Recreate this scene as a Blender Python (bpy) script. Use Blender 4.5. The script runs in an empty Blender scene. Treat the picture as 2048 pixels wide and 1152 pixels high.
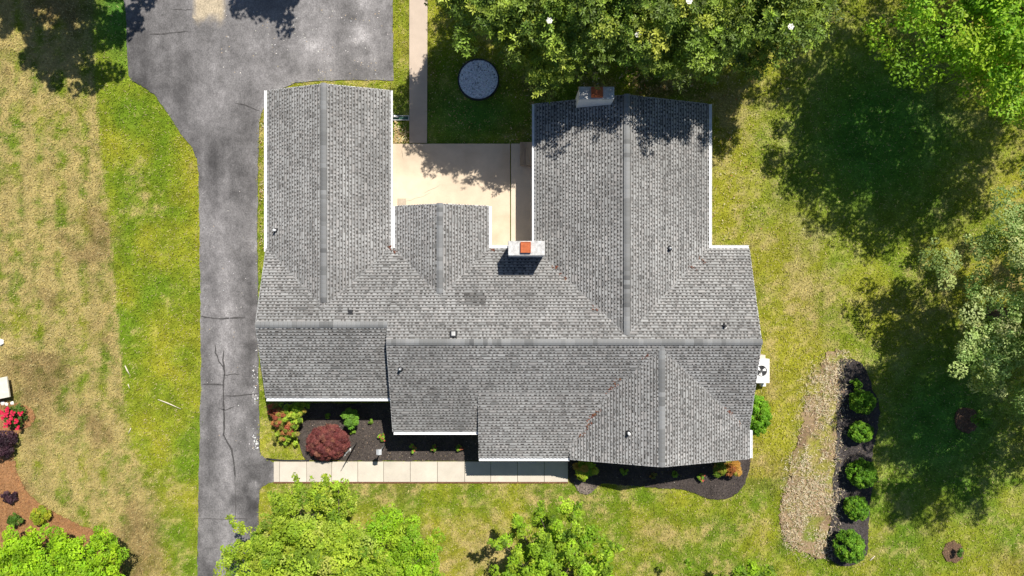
import bpy, bmesh, math, random
import numpy as np

random.seed(7)
R = np.random.default_rng(11)
scene = bpy.context.scene
COL = scene.collection

# ------------------------------------------------------------------ camera
H = 32.8            # flying height of the drone, looking straight down
S = 0.024           # metres per photo pixel on the ground
cam_d = bpy.data.cameras.new("camera")
cam = bpy.data.objects.new("camera", cam_d)
COL.objects.link(cam)
cam.location = (0, 0, H)
cam.rotation_euler = (0, 0, 0)
cam_d.sensor_width = 36.0
cam_d.lens = 18.0 / (1024 * S / H)
cam_d.clip_end = 2000
scene.camera = cam

# ------------------------------------------------------------------ world and sun
SUN_EL = math.radians(57.5)
SUN_H = (0.49, 0.872)                       # horizontal direction towards the sun
SUN_ROT = math.atan2(SUN_H[0], SUN_H[1])
w = bpy.data.worlds.new("World")
scene.world = w
w.use_nodes = True
nt = w.node_tree
sky = nt.nodes.new("ShaderNodeTexSky")
sky.sky_type = 'NISHITA'
sky.sun_disc = False
sky.sun_elevation = SUN_EL
sky.sun_rotation = SUN_ROT
sky.ozone_density = 4.0
sky.dust_density = 0.6
bg = nt.nodes["Background"]
bg.inputs[1].default_value = 0.068
nt.links.new(sky.outputs[0], bg.inputs[0])
sun_d = bpy.data.lights.new("sun", 'SUN')
sun_d.energy = 5.0
sun_d.angle = math.radians(0.5)
sun_d.color = (1.0, 0.955, 0.88)
sun = bpy.data.objects.new("sun", sun_d)
COL.objects.link(sun)
from mathutils import Vector, Matrix
sv = Vector((SUN_H[0] * math.cos(SUN_EL), SUN_H[1] * math.cos(SUN_EL), math.sin(SUN_EL)))
sun.rotation_euler = sv.to_track_quat('Z', 'Y').to_euler()
sun.location = (20, 30, 40)
scene.view_settings.view_transform = 'Standard'
scene.view_settings.look = 'None'
scene.view_settings.exposure = 0.42
scene.view_settings.gamma = 1.0
scene.view_settings.use_curve_mapping = False


# ------------------------------------------------------------------ helpers
def g(u, v, z=0.0):
    """photo pixel -> world point on the level at height z"""
    k = S * (H - z) / H
    return ((u - 1024) * k, (576 - v) * k, z)


def g2(pts, z=0.0):
    return [g(u, v, z)[:2] for u, v in pts]


def hash2(ix, iy, seed):
    n = (ix.astype(np.int64) * 374761393 + iy.astype(np.int64) * 668265263 + seed * 974711) & 0x7fffffff
    n = ((n ^ (n >> 13)) * 1274126177) & 0x7fffffff
    n = n ^ (n >> 16)
    return (n & 0xffff) / 65535.0


def vnoise(x, y, seed):
    ix = np.floor(x); iy = np.floor(y)
    fx = x - ix; fy = y - iy
    fx = fx * fx * (3 - 2 * fx); fy = fy * fy * (3 - 2 * fy)
    ix = ix.astype(np.int64); iy = iy.astype(np.int64)
    a = hash2(ix, iy, seed); b = hash2(ix + 1, iy, seed)
    c = hash2(ix, iy + 1, seed); d = hash2(ix + 1, iy + 1, seed)
    return (a * (1 - fx) + b * fx) * (1 - fy) + (c * (1 - fx) + d * fx) * fy


def fbm(x, y, scale, seed, octv=4):
    x = np.asarray(x, float); y = np.asarray(y, float)
    s = np.zeros_like(x); a = 0.5; t = 0
    for o in range(octv):
        s += a * vnoise(x / scale + 31.7 * o, y / scale - 17.3 * o, seed + o)
        t += a; a *= 0.55; scale *= 0.5
    return s / t


def sstep(a, b, x):
    t = np.clip((x - a) / (b - a), 0, 1)
    return t * t * (3 - 2 * t)


def mixc(a, b, f):
    f = np.asarray(f)[..., None]
    return np.asarray(a) * (1 - f) + np.asarray(b) * f


def inpoly(x, y, poly):
    x = np.asarray(x); y = np.asarray(y)
    r = np.zeros(x.shape, bool)
    n = len(poly); j = n - 1
    for i in range(n):
        xi, yi = poly[i]; xj, yj = poly[j]
        if yi != yj:
            c = ((yi > y) != (yj > y)) & (x < (xj - xi) * (y - yi) / (yj - yi) + xi)
            r ^= c
        j = i
    return r


def smooth_poly(pts, n=5):
    """closed Catmull-Rom through the points"""
    out = []; m = len(pts)
    for i in range(m):
        p0, p1, p2, p3 = pts[i - 1], pts[i], pts[(i + 1) % m], pts[(i + 2) % m]
        for k in range(n):
            t = k / n
            out.append(tuple(0.5 * (2 * p1[c] + (p2[c] - p0[c]) * t + (2 * p0[c] - 5 * p1[c] + 4 * p2[c] - p3[c]) * t * t
                                    + (3 * p1[c] - p0[c] - 3 * p2[c] + p3[c]) * t ** 3) for c in (0, 1)))
    return out


def tag(o, label=None, cat=None, group=None, kind=None):
    if label: o['label'] = label
    if cat: o['category'] = cat
    if group: o['group'] = group
    if kind: o['kind'] = kind
    return o


def link(name, me, mat=None, parent=None):
    o = bpy.data.objects.new(name, me)
    COL.objects.link(o)
    if mat is not None and me is not None:
        me.materials.append(mat)
    if parent is not None:
        o.parent = parent
    return o


def empty(name, loc=(0, 0, 0)):
    o = bpy.data.objects.new(name, None)
    o.location = loc
    o.empty_display_size = 0.2
    COL.objects.link(o)
    return o


def np_mesh(name, V, F, C=None):
    """V (n,3), F (m,k) all faces of one size, C per-vertex colour"""
    V = np.asarray(V, np.float32); F = np.asarray(F, np.int32)
    me = bpy.data.meshes.new(name)
    me.vertices.add(len(V)); me.vertices.foreach_set("co", V.ravel())
    k = F.shape[1]
    me.loops.add(F.size); me.loops.foreach_set("vertex_index", F.ravel())
    me.polygons.add(len(F))
    me.polygons.foreach_set("loop_start", np.arange(0, F.size, k, dtype=np.int32))
    me.polygons.foreach_set("loop_total", np.full(len(F), k, np.int32))
    me.update(calc_edges=True)
    if C is not None:
        set_col(me, C)
    return me


def set_col(me, C):
    a = me.color_attributes.new("Col", 'FLOAT_COLOR', 'POINT')
    C = np.asarray(C, np.float32)
    if C.ndim == 1:
        C = np.tile(C, (len(me.vertices), 1))
    D = np.ones((len(C), 4), np.float32); D[:, :3] = np.clip(C[:, :3], 0.002, 0.95)
    a.data.foreach_set("color", D.ravel())


def py_mesh(name, V, F, C=None):
    me = bpy.data.meshes.new(name)
    me.from_pydata([tuple(map(float, v)) for v in V], [], F)
    me.update()
    if C is not None:
        set_col(me, C)
    return me


class MB:
    """collects simple solids into one mesh"""
    def __init__(s): s.v = []; s.f = []; s.c = []; s.col = (0.5, 0.5, 0.5)

    def add(s, V, F):
        b = len(s.v); s.v += [tuple(p) for p in V]; s.c += [s.col] * len(V)
        s.f += [tuple(b + i for i in f) for f in F]

    def box(s, x0, x1, y0, y1, z0, z1, top=None):
        t = top or (0, 0)
        s.add([(x0, y0, z0), (x1, y0, z0), (x1, y1, z0), (x0, y1, z0),
               (x0 + t[0], y0 + t[1], z1), (x1 - t[0], y0 + t[1], z1), (x1 - t[0], y1 - t[1], z1), (x0 + t[0], y1 - t[1], z1)],
              [(3, 2, 1, 0), (4, 5, 6, 7), (0, 1, 5, 4), (1, 2, 6, 5), (2, 3, 7, 6), (3, 0, 4, 7)])

    def tube(s, pts, rad, n=8, cap=True):
        pts = [Vector(p) for p in pts]
        if not hasattr(rad, '__len__'): rad = [rad] * len(pts)
        rings = []; b = len(s.v)
        up = None
        for i, p in enumerate(pts):
            d = (pts[min(i + 1, len(pts) - 1)] - pts[max(i - 1, 0)]).normalized()
            if up is None:
                up = d.orthogonal().normalized()
            up = (up - d * up.dot(d)).normalized()
            sd = d.cross(up)
            for k in range(n):
                a = 2 * math.pi * k / n
                s.v.append(tuple(p + (up * math.cos(a) + sd * math.sin(a)) * rad[i])); s.c.append(s.col)
        for i in range(len(pts) - 1):
            for k in range(n):
                k2 = (k + 1) % n
                s.f.append((b + i * n + k, b + i * n + k2, b + (i + 1) * n + k2, b + (i + 1) * n + k))
        if cap:
            s.f.append(tuple(b + k for k in range(n - 1, -1, -1)))
            e = b + (len(pts) - 1) * n
            s.f.append(tuple(e + k for k in range(n)))

    def build(s, name, mat, parent=None, smooth=False, bevel=0):
        me = py_mesh(name, s.v, s.f, np.array(s.c))
        if smooth:
            for p in me.polygons: p.use_smooth = True
        o = link(name, me, mat, parent)
        if bevel:
            m = o.modifiers.new("bevel", 'BEVEL'); m.width = bevel; m.segments = 2
        return o


# ------------------------------------------------------------------ materials
def new_mat(name):
    m = bpy.data.materials.new(name); m.use_nodes = True
    return m, m.node_tree, m.node_tree.nodes["Principled BSDF"]


def surf(name, col=None, rough=0.85, spec=0.25, n1=None, n2=None, bump=None, stretch=(1, 1, 1), metallic=0):
    """col None: reads the colour attribute. n1, n2 = (scale, amount) noise multipliers."""
    m, t, p = new_mat(name)
    N = t.nodes; Lk = t.links
    p.inputs["Roughness"].default_value = rough
    p.inputs["Specular IOR Level"].default_value = spec
    p.inputs["Metallic"].default_value = metallic
    if col is None:
        a = N.new("ShaderNodeAttribute"); a.attribute_name = "Col"; out = a.outputs["Color"]
    else:
        a = N.new("ShaderNodeRGB"); a.outputs[0].default_value = (*col, 1); out = a.outputs[0]
    tc = N.new("ShaderNodeTexCoord"); mp = N.new("ShaderNodeMapping")
    mp.inputs["Scale"].default_value = stretch
    Lk.new(tc.outputs["Object"], mp.inputs["Vector"])
    last = None
    for q in (n1, n2):
        if not q: continue
        ns = N.new("ShaderNodeTexNoise"); ns.inputs["Scale"].default_value = q[0]
        ns.inputs["Detail"].default_value = 5; ns.inputs["Roughness"].default_value = 0.65
        Lk.new(mp.outputs[0], ns.inputs["Vector"])
        mr = N.new("ShaderNodeMapRange")
        mr.inputs["From Min"].default_value = 0.28; mr.inputs["From Max"].default_value = 0.72
        mr.inputs["To Min"].default_value = 1 - q[1]; mr.inputs["To Max"].default_value = 1 + q[1]
        Lk.new(ns.outputs["Fac"], mr.inputs["Value"])
        mx = N.new("ShaderNodeVectorMath"); mx.operation = 'MULTIPLY'
        Lk.new(out, mx.inputs[0]); Lk.new(mr.outputs[0], mx.inputs[1]); out = mx.outputs[0]
        last = ns
    Lk.new(out, p.inputs["Base Color"])
    if bump:
        ns = N.new("ShaderNodeTexNoise"); ns.inputs["Scale"].default_value = bump[0]; ns.inputs["Detail"].default_value = 4
        Lk.new(mp.outputs[0], ns.inputs["Vector"])
        b = N.new("ShaderNodeBump"); b.inputs["Strength"].default_value = bump[1]; b.inputs["Distance"].default_value = bump[2]
        Lk.new(ns.outputs["Fac"], b.inputs["Height"]); Lk.new(b.outputs[0], p.inputs["Normal"])
    return m


def leafmat(name, trans=0.35, rough=0.5, spec=0.3, tint=(1.15, 1.25, 0.6), n=(9, .18)):
    m = surf(name, None, rough, spec, n1=n)
    t = m.node_tree; N = t.nodes; Lk = t.links
    p = N["Principled BSDF"]; out = N["Material Output"]
    src = p.inputs["Base Color"].links[0].from_socket
    mul = N.new("ShaderNodeVectorMath"); mul.operation = 'MULTIPLY'; mul.inputs[1].default_value = tint
    Lk.new(src, mul.inputs[0])
    tr = N.new("ShaderNodeBsdfTranslucent"); Lk.new(mul.outputs[0], tr.inputs["Color"])
    mx = N.new("ShaderNodeMixShader"); mx.inputs[0].default_value = trans
    Lk.new(p.outputs[0], mx.inputs[1]); Lk.new(tr.outputs[0], mx.inputs[2]); Lk.new(mx.outputs[0], out.inputs["Surface"])
    return m


M = {}
M['soil'] = surf('lawn_soil', None, 0.95, 0.1, n1=(14, .35), n2=(60, .35), bump=(40, .6, .03))
M['blade'] = leafmat('grass_blade', 0.25, 0.75, 0.15, (1.05, 1.1, .7), (3, .1))
M['asphalt'] = surf('asphalt', None, 0.9, 0.25, n1=(4.5, .24), n2=(20, .42), bump=(60, .5, .012), stretch=(1, .7, 1))
M['tar'] = surf('tar_sealant', (0.062, 0.058, 0.056), 0.8, 0.3, n1=(9, .5))
M['concrete'] = surf('concrete', None, 0.88, 0.25, n1=(2.2, .07), n2=(40, .09), bump=(80, .2, .006))
M['shingle'] = surf('asphalt_shingle', None, 0.92, 0.15, n1=(1.3, .08), n2=(95, .22))
M['deck'] = surf('roof_underlay', (0.12, 0.113, 0.104), 0.95, 0.1, n1=(30, .3))
M['cap'] = surf('ridge_cap_shingle', None, 0.9, 0.2, n1=(5, .08), n2=(70, .14))
M['white'] = surf('white_paint', (0.78, 0.78, 0.76), 0.5, 0.4, n1=(4, .05), n2=(40, .04))
M['gutter'] = surf('gutter_enamel', (0.8, 0.8, 0.79), 0.4, 0.5, n1=(2.5, .06), n2=(25, .04))
M['siding'] = surf('house_siding', (0.62, 0.61, 0.58), 0.7, 0.3, n1=(3, .06), bump=(8, .2, .01), stretch=(.15, .15, 6))
M['brick'] = surf('painted_brick', (0.66, 0.65, 0.63), 0.75, 0.3, n1=(6, .1), n2=(45, .12), bump=(25, .4, .02))
M['mortar'] = surf('weathered_cap_mortar', (0.5, 0.49, 0.47), 0.95, 0.15, n1=(7, .35), n2=(40, .25), bump=(40, .6, .02))
M['terra'] = surf('terracotta', (0.42, 0.115, 0.045), 0.85, 0.2, n1=(9, .25), n2=(50, .12))
M['black'] = surf('black_plastic', (0.02, 0.02, 0.022), 0.5, 0.4, n1=(10, .2))
M['metal'] = surf('galvanised_metal', (0.5, 0.5, 0.5), 0.35, 0.5, n1=(15, .15), metallic=.7)
M['wood'] = surf('weathered_wood', None, 0.85, 0.2, n1=(12, .25), n2=(60, .15), stretch=(1, .15, 1))
M['bark'] = surf('tree_bark', (0.13, 0.10, 0.075), 0.95, 0.1, n1=(9, .35), n2=(30, .25), bump=(14, .8, .04), stretch=(1, 1, .3))
M['mulch'] = surf('dark_mulch', None, 0.95, 0.12, n1=(9, .3), n2=(55, .45), bump=(40, .9, .04))
M['chip'] = surf('mulch_chip', None, 0.9, 0.15, n1=(20, .2))
M['straw'] = leafmat('dry_straw', 0.15, 0.8, 0.15, (1, 1, 1), (10, .15))
M['stone'] = surf('gravel_stone', None, 0.8, 0.3, n1=(25, .2))
M['leaf'] = leafmat('tree_leaf', 0.36, 0.55, 0.25)
M['magnolia'] = leafmat('glossy_leaf', 0.26, 0.5, 0.28, (1.2, 1.2, .5))
M['redleaf'] = leafmat('red_leaf', 0.25, 0.55, 0.25, (1.3, .8, .8))
M['petal'] = surf('white_petal', (0.8, 0.78, 0.7), 0.6, 0.3, n1=(12, .08))
M['redpetal'] = surf('red_petal', (0.5, 0.014, 0.05), 0.55, 0.3, n1=(12, .25))
M['acwhite'] = surf('ac_enamel', (0.74, 0.73, 0.71), 0.45, 0.4, n1=(5, .08), n2=(40, .05))
M['sapling'] = M['leaf']

# ------------------------------------------------------------------ outlines on the ground (photo pixels)
DRIVE = [(232, -260), (240, -60), (253, 40), (254, 92), (257, 150), (264, 162), (282, 171), (308, 188), (335, 225), (362, 268),
         (385, 296), (393, 316), (397, 350), (399, 450), (401, 600), (402, 720), (399, 900), (397, 1020), (394, 1160), (390, 1400),
         (512, 1400), (515, 1160), (517, 1010), (518, 985), (524, 973), (536, 967), (548, 964), (548, 925), (534, 919), (523, 912),
         (519, 895), (518, 800), (516, 640), (515, 480), (516, 330), (518, 250), (523, 228), (536, 203), (560, 178), (590, 166),
         (640, 161), (720, 160), (787, 161), (786, 80), (785, -60), (785, -260)]
BED_FRONT = [(520 + 25, 806), (600, 806), (700, 806), (800, 806), (800, 860), (960, 860), (962, 921), (860, 921), (760, 921),
             (640, 921), (612, 921), (604, 905), (598, 880), (590, 862), (570, 852), (548, 845)]
BED_RIGHT = [(1136, 926), (1138, 900), (1300, 900), (1420, 885), (1488, 880), (1500, 905), (1500, 930), (1493, 955), (1484, 975), (1466, 991),
             (1440, 999), (1412, 995), (1388, 985), (1360, 978), (1320, 976), (1280, 972), (1240, 970), (1205, 966), (1192, 976),
             (1178, 988), (1160, 985), (1148, 968), (1138, 958)]
BED_BOX = [(1677, 728), (1690, 718), (1715, 722), (1733, 742), (1744, 775), (1758, 815), (1752, 870), (1744, 910), (1748, 960),
           (1740, 1000), (1736, 1060), (1733, 1105), (1712, 1128), (1680, 1130), (1655, 1112), (1652, 1085), (1660, 1050), (1664, 1000),
           (1668, 940), (1672, 880), (1674, 800)]
STRAW = [(1688, 700), (1660, 704), (1640, 722), (1622, 752), (1612, 800), (1603, 850), (1590, 900), (1578, 950), (1566, 1000),
         (1560, 1040), (1568, 1075), (1590, 1095), (1620, 1110), (1650, 1118), (1652, 1085), (1660, 1050), (1664, 1000), (1668, 940),
         (1672, 880), (1674, 800), (1677, 730), (1700, 716)]
PINE = [(-60, 806), (20, 806), (50, 812), (66, 822), (70, 838), (60, 850), (42, 862), (30, 880), (28, 915), (36, 950), (55, 985),
        (80, 1008), (110, 1025), (150, 1046), (190, 1060), (222, 1070), (235, 1110), (215, 1180), (-60, 1200), (-90, 1000)]
PATIO = [(770, 288), (1020, 288), (1020, 520), (770, 520)]
STRIP = [(1022, 288), (1090, 288), (1090, 520), (1022, 520)]
WALK = [(819, -200), (856, -200), (854, 286), (819, 286)]
CIRC = (957, 160, 39)
polyW = {}
for k, pts, sm in (('drive', DRIVE, 0), ('bedf', BED_FRONT, 0), ('bedr', BED_RIGHT, 1), ('bedb', BED_BOX, 1), ('straw', STRAW, 1),
                   ('pine', PINE, 1), ('patio', PATIO, 0), ('strip', STRIP, 0), ('walk', WALK, 0)):
    p = g2(pts)
    polyW[k] = smooth_poly(p) if sm else p
polyW['side'] = g2([(548, 923), (1136, 922), (1136, 962), (548, 964)])
polyW['drive'] = polyW['drive']

EAVE = 2.4


# ------------------------------------------------------------------ lawn colour (what grows where: green, yellowing, dry, bare; plus a painted shade tint)
GREEN = np.array([0.15, 0.235, 0.014]); LUSH = np.array([0.075, 0.155, 0.012]); YEL = np.array([0.37, 0.34, 0.03])
TAN = np.array([0.385, 0.305, 0.115]); BROWN = np.array([0.205, 0.135, 0.06]); SHADE_GREEN = np.array([0.085, 0.225, 0.03])


def blob(u, v, cu, cv, ru, rv):
    return np.exp(-(((u - cu) / ru) ** 2 + ((v - cv) / rv) ** 2))


def lawn_col(x, y):
    x = np.asarray(x, float); y = np.asarray(y, float)
    u = x / S + 1024; v = 576 - y / S
    n1 = fbm(x, y, 3.2, 1); n2 = fbm(x, y, 0.9, 9); n3 = fbm(x, y, 0.28, 21, 3)
    nn = (n1 - .5) * .55 + (n2 - .5) * .9 + (n3 - .5) * 1.8
    dry = np.full(x.shape, 0.30)
    # mown dry half of the left lawn, with a straight edge
    edge = np.interp(v, [-200, 190, 330, 400, 600, 780, 880, 960, 1152], [180, 190, 203, 214, 230, 248, 262, 285, 330])
    blur = np.interp(v, [0, 850, 1000], [5, 5, 45])
    left = 1 - sstep(-blur, blur, u - edge + (n2 - .5) * 14)
    dry = dry + left * 0.47 + left * .15 * np.sin(u / 7.0)
    strip = (1 - left) * (u < 402)
    dry -= strip * 0.12
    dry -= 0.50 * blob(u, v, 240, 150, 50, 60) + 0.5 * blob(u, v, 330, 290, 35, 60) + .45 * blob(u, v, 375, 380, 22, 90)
    dry += 0.9 * blob(u, v, 381, 335, 9, 30) + .25 * blob(u, v, 290, 370, 40, 60) + .3 * blob(u, v, 300, 1010, 60, 60) + .22 * blob(u, v, 350, 1080, 60, 80)
    dry -= .28 * blob(u, v, 30, 640, 40, 50) + .2 * blob(u, v, 110, 250, 60, 40) + .2 * blob(u, v, 20, 290, 30, 60) + .2 * blob(u, v, 110, 940, 60, 60)
    # front lawn
    front = (v > 955) & (u > 515) & (u < 1560)
    dry += front * 0.07
    dry += .35 * blob(u, v, 960, 1100, 60, 60) + .3 * blob(u, v, 1090, 990, 50, 25) + .25 * blob(u, v, 1310, 1060, 60, 30) + .3 * blob(u, v, 1180, 1015, 30, 25)
    dry -= .15 * blob(u, v, 880, 1000, 90, 40) + .15 * blob(u, v, 1330, 1010, 90, 30)
    # right lawn
    right = (u > 1420) & (v < 955)
    dry += right * 0.11
    dry += .35 * blob(u, v, 1620, 610, 40, 70) + .25 * blob(u, v, 1460, 230, 30, 60) + .2 * blob(u, v, 1590, 500, 60, 60) + .25 * blob(u, v, 1540, 740, 14, 60)
    dry -= .3 * blob(u, v, 1780, 510, 90, 40) + .2 * blob(u, v, 1445, 440, 25, 60) + .22 * blob(u, v, 1560, 850, 35, 70)
    d = np.clip(dry + nn * 0.62, 0, 1)
    yel = np.clip(0.35 + right * .65 + strip * .08 + (fbm(x, y, 1.7, 33) - .5) * 2.2 - left * .2, 0, 1)
    c = mixc(GREEN, YEL, yel * .8)
    c = mixc(c, TAN, sstep(.26, .84, d))
    br = sstep(.6, .8, fbm(x, y, 2.2, 55) + left * .08 + .25 * blob(u, v, 70, 730, 60, 35)) * (.35 + .5 * left)
    c = mixc(c, BROWN, br * .75)
    # green shadow tint painted into the lawn where tree shade falls
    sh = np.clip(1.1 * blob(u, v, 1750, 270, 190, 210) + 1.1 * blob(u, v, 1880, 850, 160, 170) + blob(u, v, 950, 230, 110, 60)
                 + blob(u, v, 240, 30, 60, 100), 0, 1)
    c = mixc(c, SHADE_GREEN * (0.8 + .5 * n2[..., None]), sh * .95)
    bare = blob(u, v, 1090, 180, 70, 30) + blob(u, v, 1300, 180, 120, 26) + .9 * blob(u, v, 1030, 250, 30, 20)
    c = mixc(c, np.array([.16, .10, .05]), np.clip(bare, 0, 1) * .6 * sstep(.35, .6, n2))
    return c * (0.55 + 0.78 * n3[..., None] + .12 * n2[..., None])


# ------------------------------------------------------------------ ground sheet
def build_ground():
    xs = np.concatenate([[-600, -300, -150, -80, -45], np.arange(-30, 30.01, 0.14), [45, 80, 150, 300, 600]])
    ys = np.concatenate([[-600, -300, -150, -80, -40], np.arange(-19, 19.01, 0.14), [40, 80, 150, 300, 600]])
    X, Y = np.meshgrid(xs, ys)
    Z = (fbm(X, Y, 2.5, 77) - .5) * 0.035 * (np.abs(X) < 40)
    V = np.stack([X, Y, Z - .03], -1).reshape(-1, 3)
    nx, ny = len(xs), len(ys)
    i = np.arange(nx * ny).reshape(ny, nx)
    F = np.stack([i[:-1, :-1], i[:-1, 1:], i[1:, 1:], i[1:, :-1]], -1).reshape(-1, 4)
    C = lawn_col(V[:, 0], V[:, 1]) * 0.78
    o = link('lawn', np_mesh('lawn', V, F, C), M['soil'])
    tag(o, kind='structure')


build_ground()


def sheet(name, poly, z, mat, colfn, cell=0.3, skirt=True, parent=None, jit=0, kind='structure', bottom=-.05):
    bm = bmesh.new()
    vs = [bm.verts.new((x, y, z)) for x, y in poly]
    f = bm.faces.new(vs)
    if f.normal.z < 0: f.normal_flip()
    bm.normal_update()
    bmesh.ops.triangulate(bm, faces=bm.faces[:])
    xs = [p[0] for p in poly]; ys = [p[1] for p in poly]
    for a, lo, hi in ((0, min(xs), max(xs)), (1, min(ys), max(ys))):
        no = (1, 0, 0) if a == 0 else (0, 1, 0)
        k = lo + cell
        while k < hi - cell * .3:
            bmesh.ops.bisect_plane(bm, geom=bm.verts[:] + bm.edges[:] + bm.faces[:], dist=1e-5, plane_co=(k if a == 0 else 0, k if a else 0, 0), plane_no=no)
            k += cell
    bm.normal_update()
    for fc in bm.faces:
        if fc.normal.z < 0: fc.normal_flip()
    bd = [e for e in bm.edges if e.is_boundary]
    if jit:
        for e in bd:
            for vv in e.verts: pass
        done = set()
        for e in bd:
            for vv in e.verts:
                if vv.index in done and vv.index >= 0: continue
                vv.co.x += random.uniform(-jit, jit); vv.co.y += random.uniform(-jit, jit)
    if skirt:
        r = bmesh.ops.extrude_edge_only(bm, edges=bd)
        for q in r['geom']:
            if isinstance(q, bmesh.types.BMVert): q.co.z = bottom
    me = bpy.data.meshes.new(name); bm.to_mesh(me); bm.free()
    n = len(me.vertices); co = np.zeros(n * 3, np.float32); me.vertices.foreach_get("co", co); co = co.reshape(-1, 3)
    set_col(me, colfn(co[:, 0].astype(float), co[:, 1].astype(float)))
    o = link(name, me, mat, parent)
    if kind: o['kind'] = kind
    return o


# ------------------------------------------------------------------ driveway
def drive_col(x, y):
    u = x / S + 1024; v = 576 - y / S
    n = fbm(x, y, 2.4, 101); m = fbm(x * 2.2, y * .45, 1.3, 107); f = fbm(x, y, .5, 120, 3)
    val = .134 + (n - .5) * .09 + (m - .5) * .15 + (f - .5) * .10
    narrow = sstep(240, 420, v)
    c = np.interp(v, [300, 1152], [458, 457])
    val += narrow * (.045 * np.exp(-((u - 448) / 16) ** 2) - .028 * np.exp(-((u - 424) / 10) ** 2) - .02 * np.exp(-((u - 488) / 12) ** 2))
    val += (1 - sstep(180, 330, v)) * (u > 380) * .03
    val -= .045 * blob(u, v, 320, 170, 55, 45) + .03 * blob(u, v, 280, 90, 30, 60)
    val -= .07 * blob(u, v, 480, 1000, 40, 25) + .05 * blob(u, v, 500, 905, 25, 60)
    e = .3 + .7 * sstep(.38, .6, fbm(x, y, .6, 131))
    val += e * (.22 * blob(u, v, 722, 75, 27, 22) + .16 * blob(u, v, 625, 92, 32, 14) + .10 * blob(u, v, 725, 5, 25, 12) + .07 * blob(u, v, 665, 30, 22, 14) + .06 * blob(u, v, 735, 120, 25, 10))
    val += .05 * (v > 600) * sstep(.45, .7, f) * .6
    val += .05 * np.exp(-((u - 512) / 6) ** 2) * (v > 380) * sstep(.4, .6, f)
    val = np.clip(val, .05, .5)
    cc = val[:, None] * np.array([1.0, .945, .93])
    q = np.maximum(np.abs(u - 418) / 32, (v + 60) / 102) + (f - .5) * .35
    cc = mixc(cc, np.array([.40, .33, .23]) * (.85 + .3 * f[:, None]), 1 - sstep(.92, 1.04, q))
    return cc


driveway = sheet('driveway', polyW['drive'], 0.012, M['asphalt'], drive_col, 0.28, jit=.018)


def ribbon(name, pts, width, z, mat, parent=None, jitter=.012):
    """thin sealant line lying on the asphalt"""
    P = [np.array(p) for p in pts]
    Q = []
    for a, b in zip(P[:-1], P[1:]):
        n = max(2, int(np.linalg.norm(b - a) / .18))
        for k in range(n): Q.append(a + (b - a) * k / n + R.normal(0, jitter, 2))
    Q.append(P[-1])
    V = []; F = []
    for i, q in enumerate(Q):
        d = Q[min(i + 1, len(Q) - 1)] - Q[max(i - 1, 0)]; d = d / (np.linalg.norm(d) + 1e-9)
        nrm = np.array([-d[1], d[0]]); wd = width * .5 * R.uniform(.65, 1.25)
        if i in (0, len(Q) - 1): wd *= .3
        V += [(*(q + nrm * wd), z), (*(q - nrm * wd), z)]
        if i: F.append((2 * i - 2, 2 * i - 1, 2 * i + 1, 2 * i))
    return link(name, py_mesh(name, V, F), mat, parent)


for pts, wd in (([(440, 818), (452, 820), (470, 812)], .05), ([(448, 700), (446, 720), (450, 745), (447, 770), (447, 800), (449, 830), (448, 870), (455, 885), (464, 900), (468, 925), (470, 960)], .085),
                ([(430, 690), (431, 705), (438, 722), (447, 735)], .07), ([(402, 769), (420, 769), (447, 770)], .08), ([(447, 750), (470, 748), (480, 749)], .05),
                ([(449, 792), (480, 791), (518, 787)], .06), ([(402, 632), (420, 636), (445, 637), (470, 636), (492, 636)], .075), ([(470, 206), (490, 210), (520, 222)], .07),
                ([(300, 69), (330, 68), (376, 63)], .06), ([(345, 19), (386, 20)], .05), ([(400, 1037), (450, 1038), (500, 1037)], .035),
                ([(470, 960), (471, 1010), (470, 1060)], .03)):
    ribbon('crack_sealant', g2(pts), wd * .95, .017, M['tar'], driveway)

# ------------------------------------------------------------------ concrete
def conc(base, seed, amp=.18, warm=None):
    base = np.array(base)
    def fn(x, y):
        n = fbm(x, y, 1.6, seed); m = fbm(x, y, .4, seed + 5, 3)
        f = 1 + (n - .5) * amp * 1.4 + (m - .5) * amp * .6
        c = base * f[:, None]
        if warm is not None:
            c = mixc(c, np.array(warm), sstep(.5, .7, fbm(x, y, 1.1, seed + 9)) * .5)
        return c
    return fn


def rect(u0, v0, u1, v1):
    return g2([(u0, v0), (u1, v0), (u1, v1), (u0, v1)])


patio = sheet('patio', polyW['patio'], .07, M['concrete'], conc((.60, .485, .36), 201, .34, (.46, .34, .23)), .3)
stripo = sheet('patio_walk', polyW['strip'], .085, M['concrete'], conc((.58, .485, .375), 211, .14), .3)
for pts, wd in (([(850, 387), (862, 380), (880, 370)], .012), ([(805, 300), (806, 318)], .012), ([(812, 403), (840, 396), (862, 386)], .008)):
    ribbon('crack', g2(pts), wd, .0745, M['tar'], patio, .02)
walk = sheet('garden_walk', polyW['walk'], .05, M['concrete'], conc((.47, .38, .30), 221, .16), .3)
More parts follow.
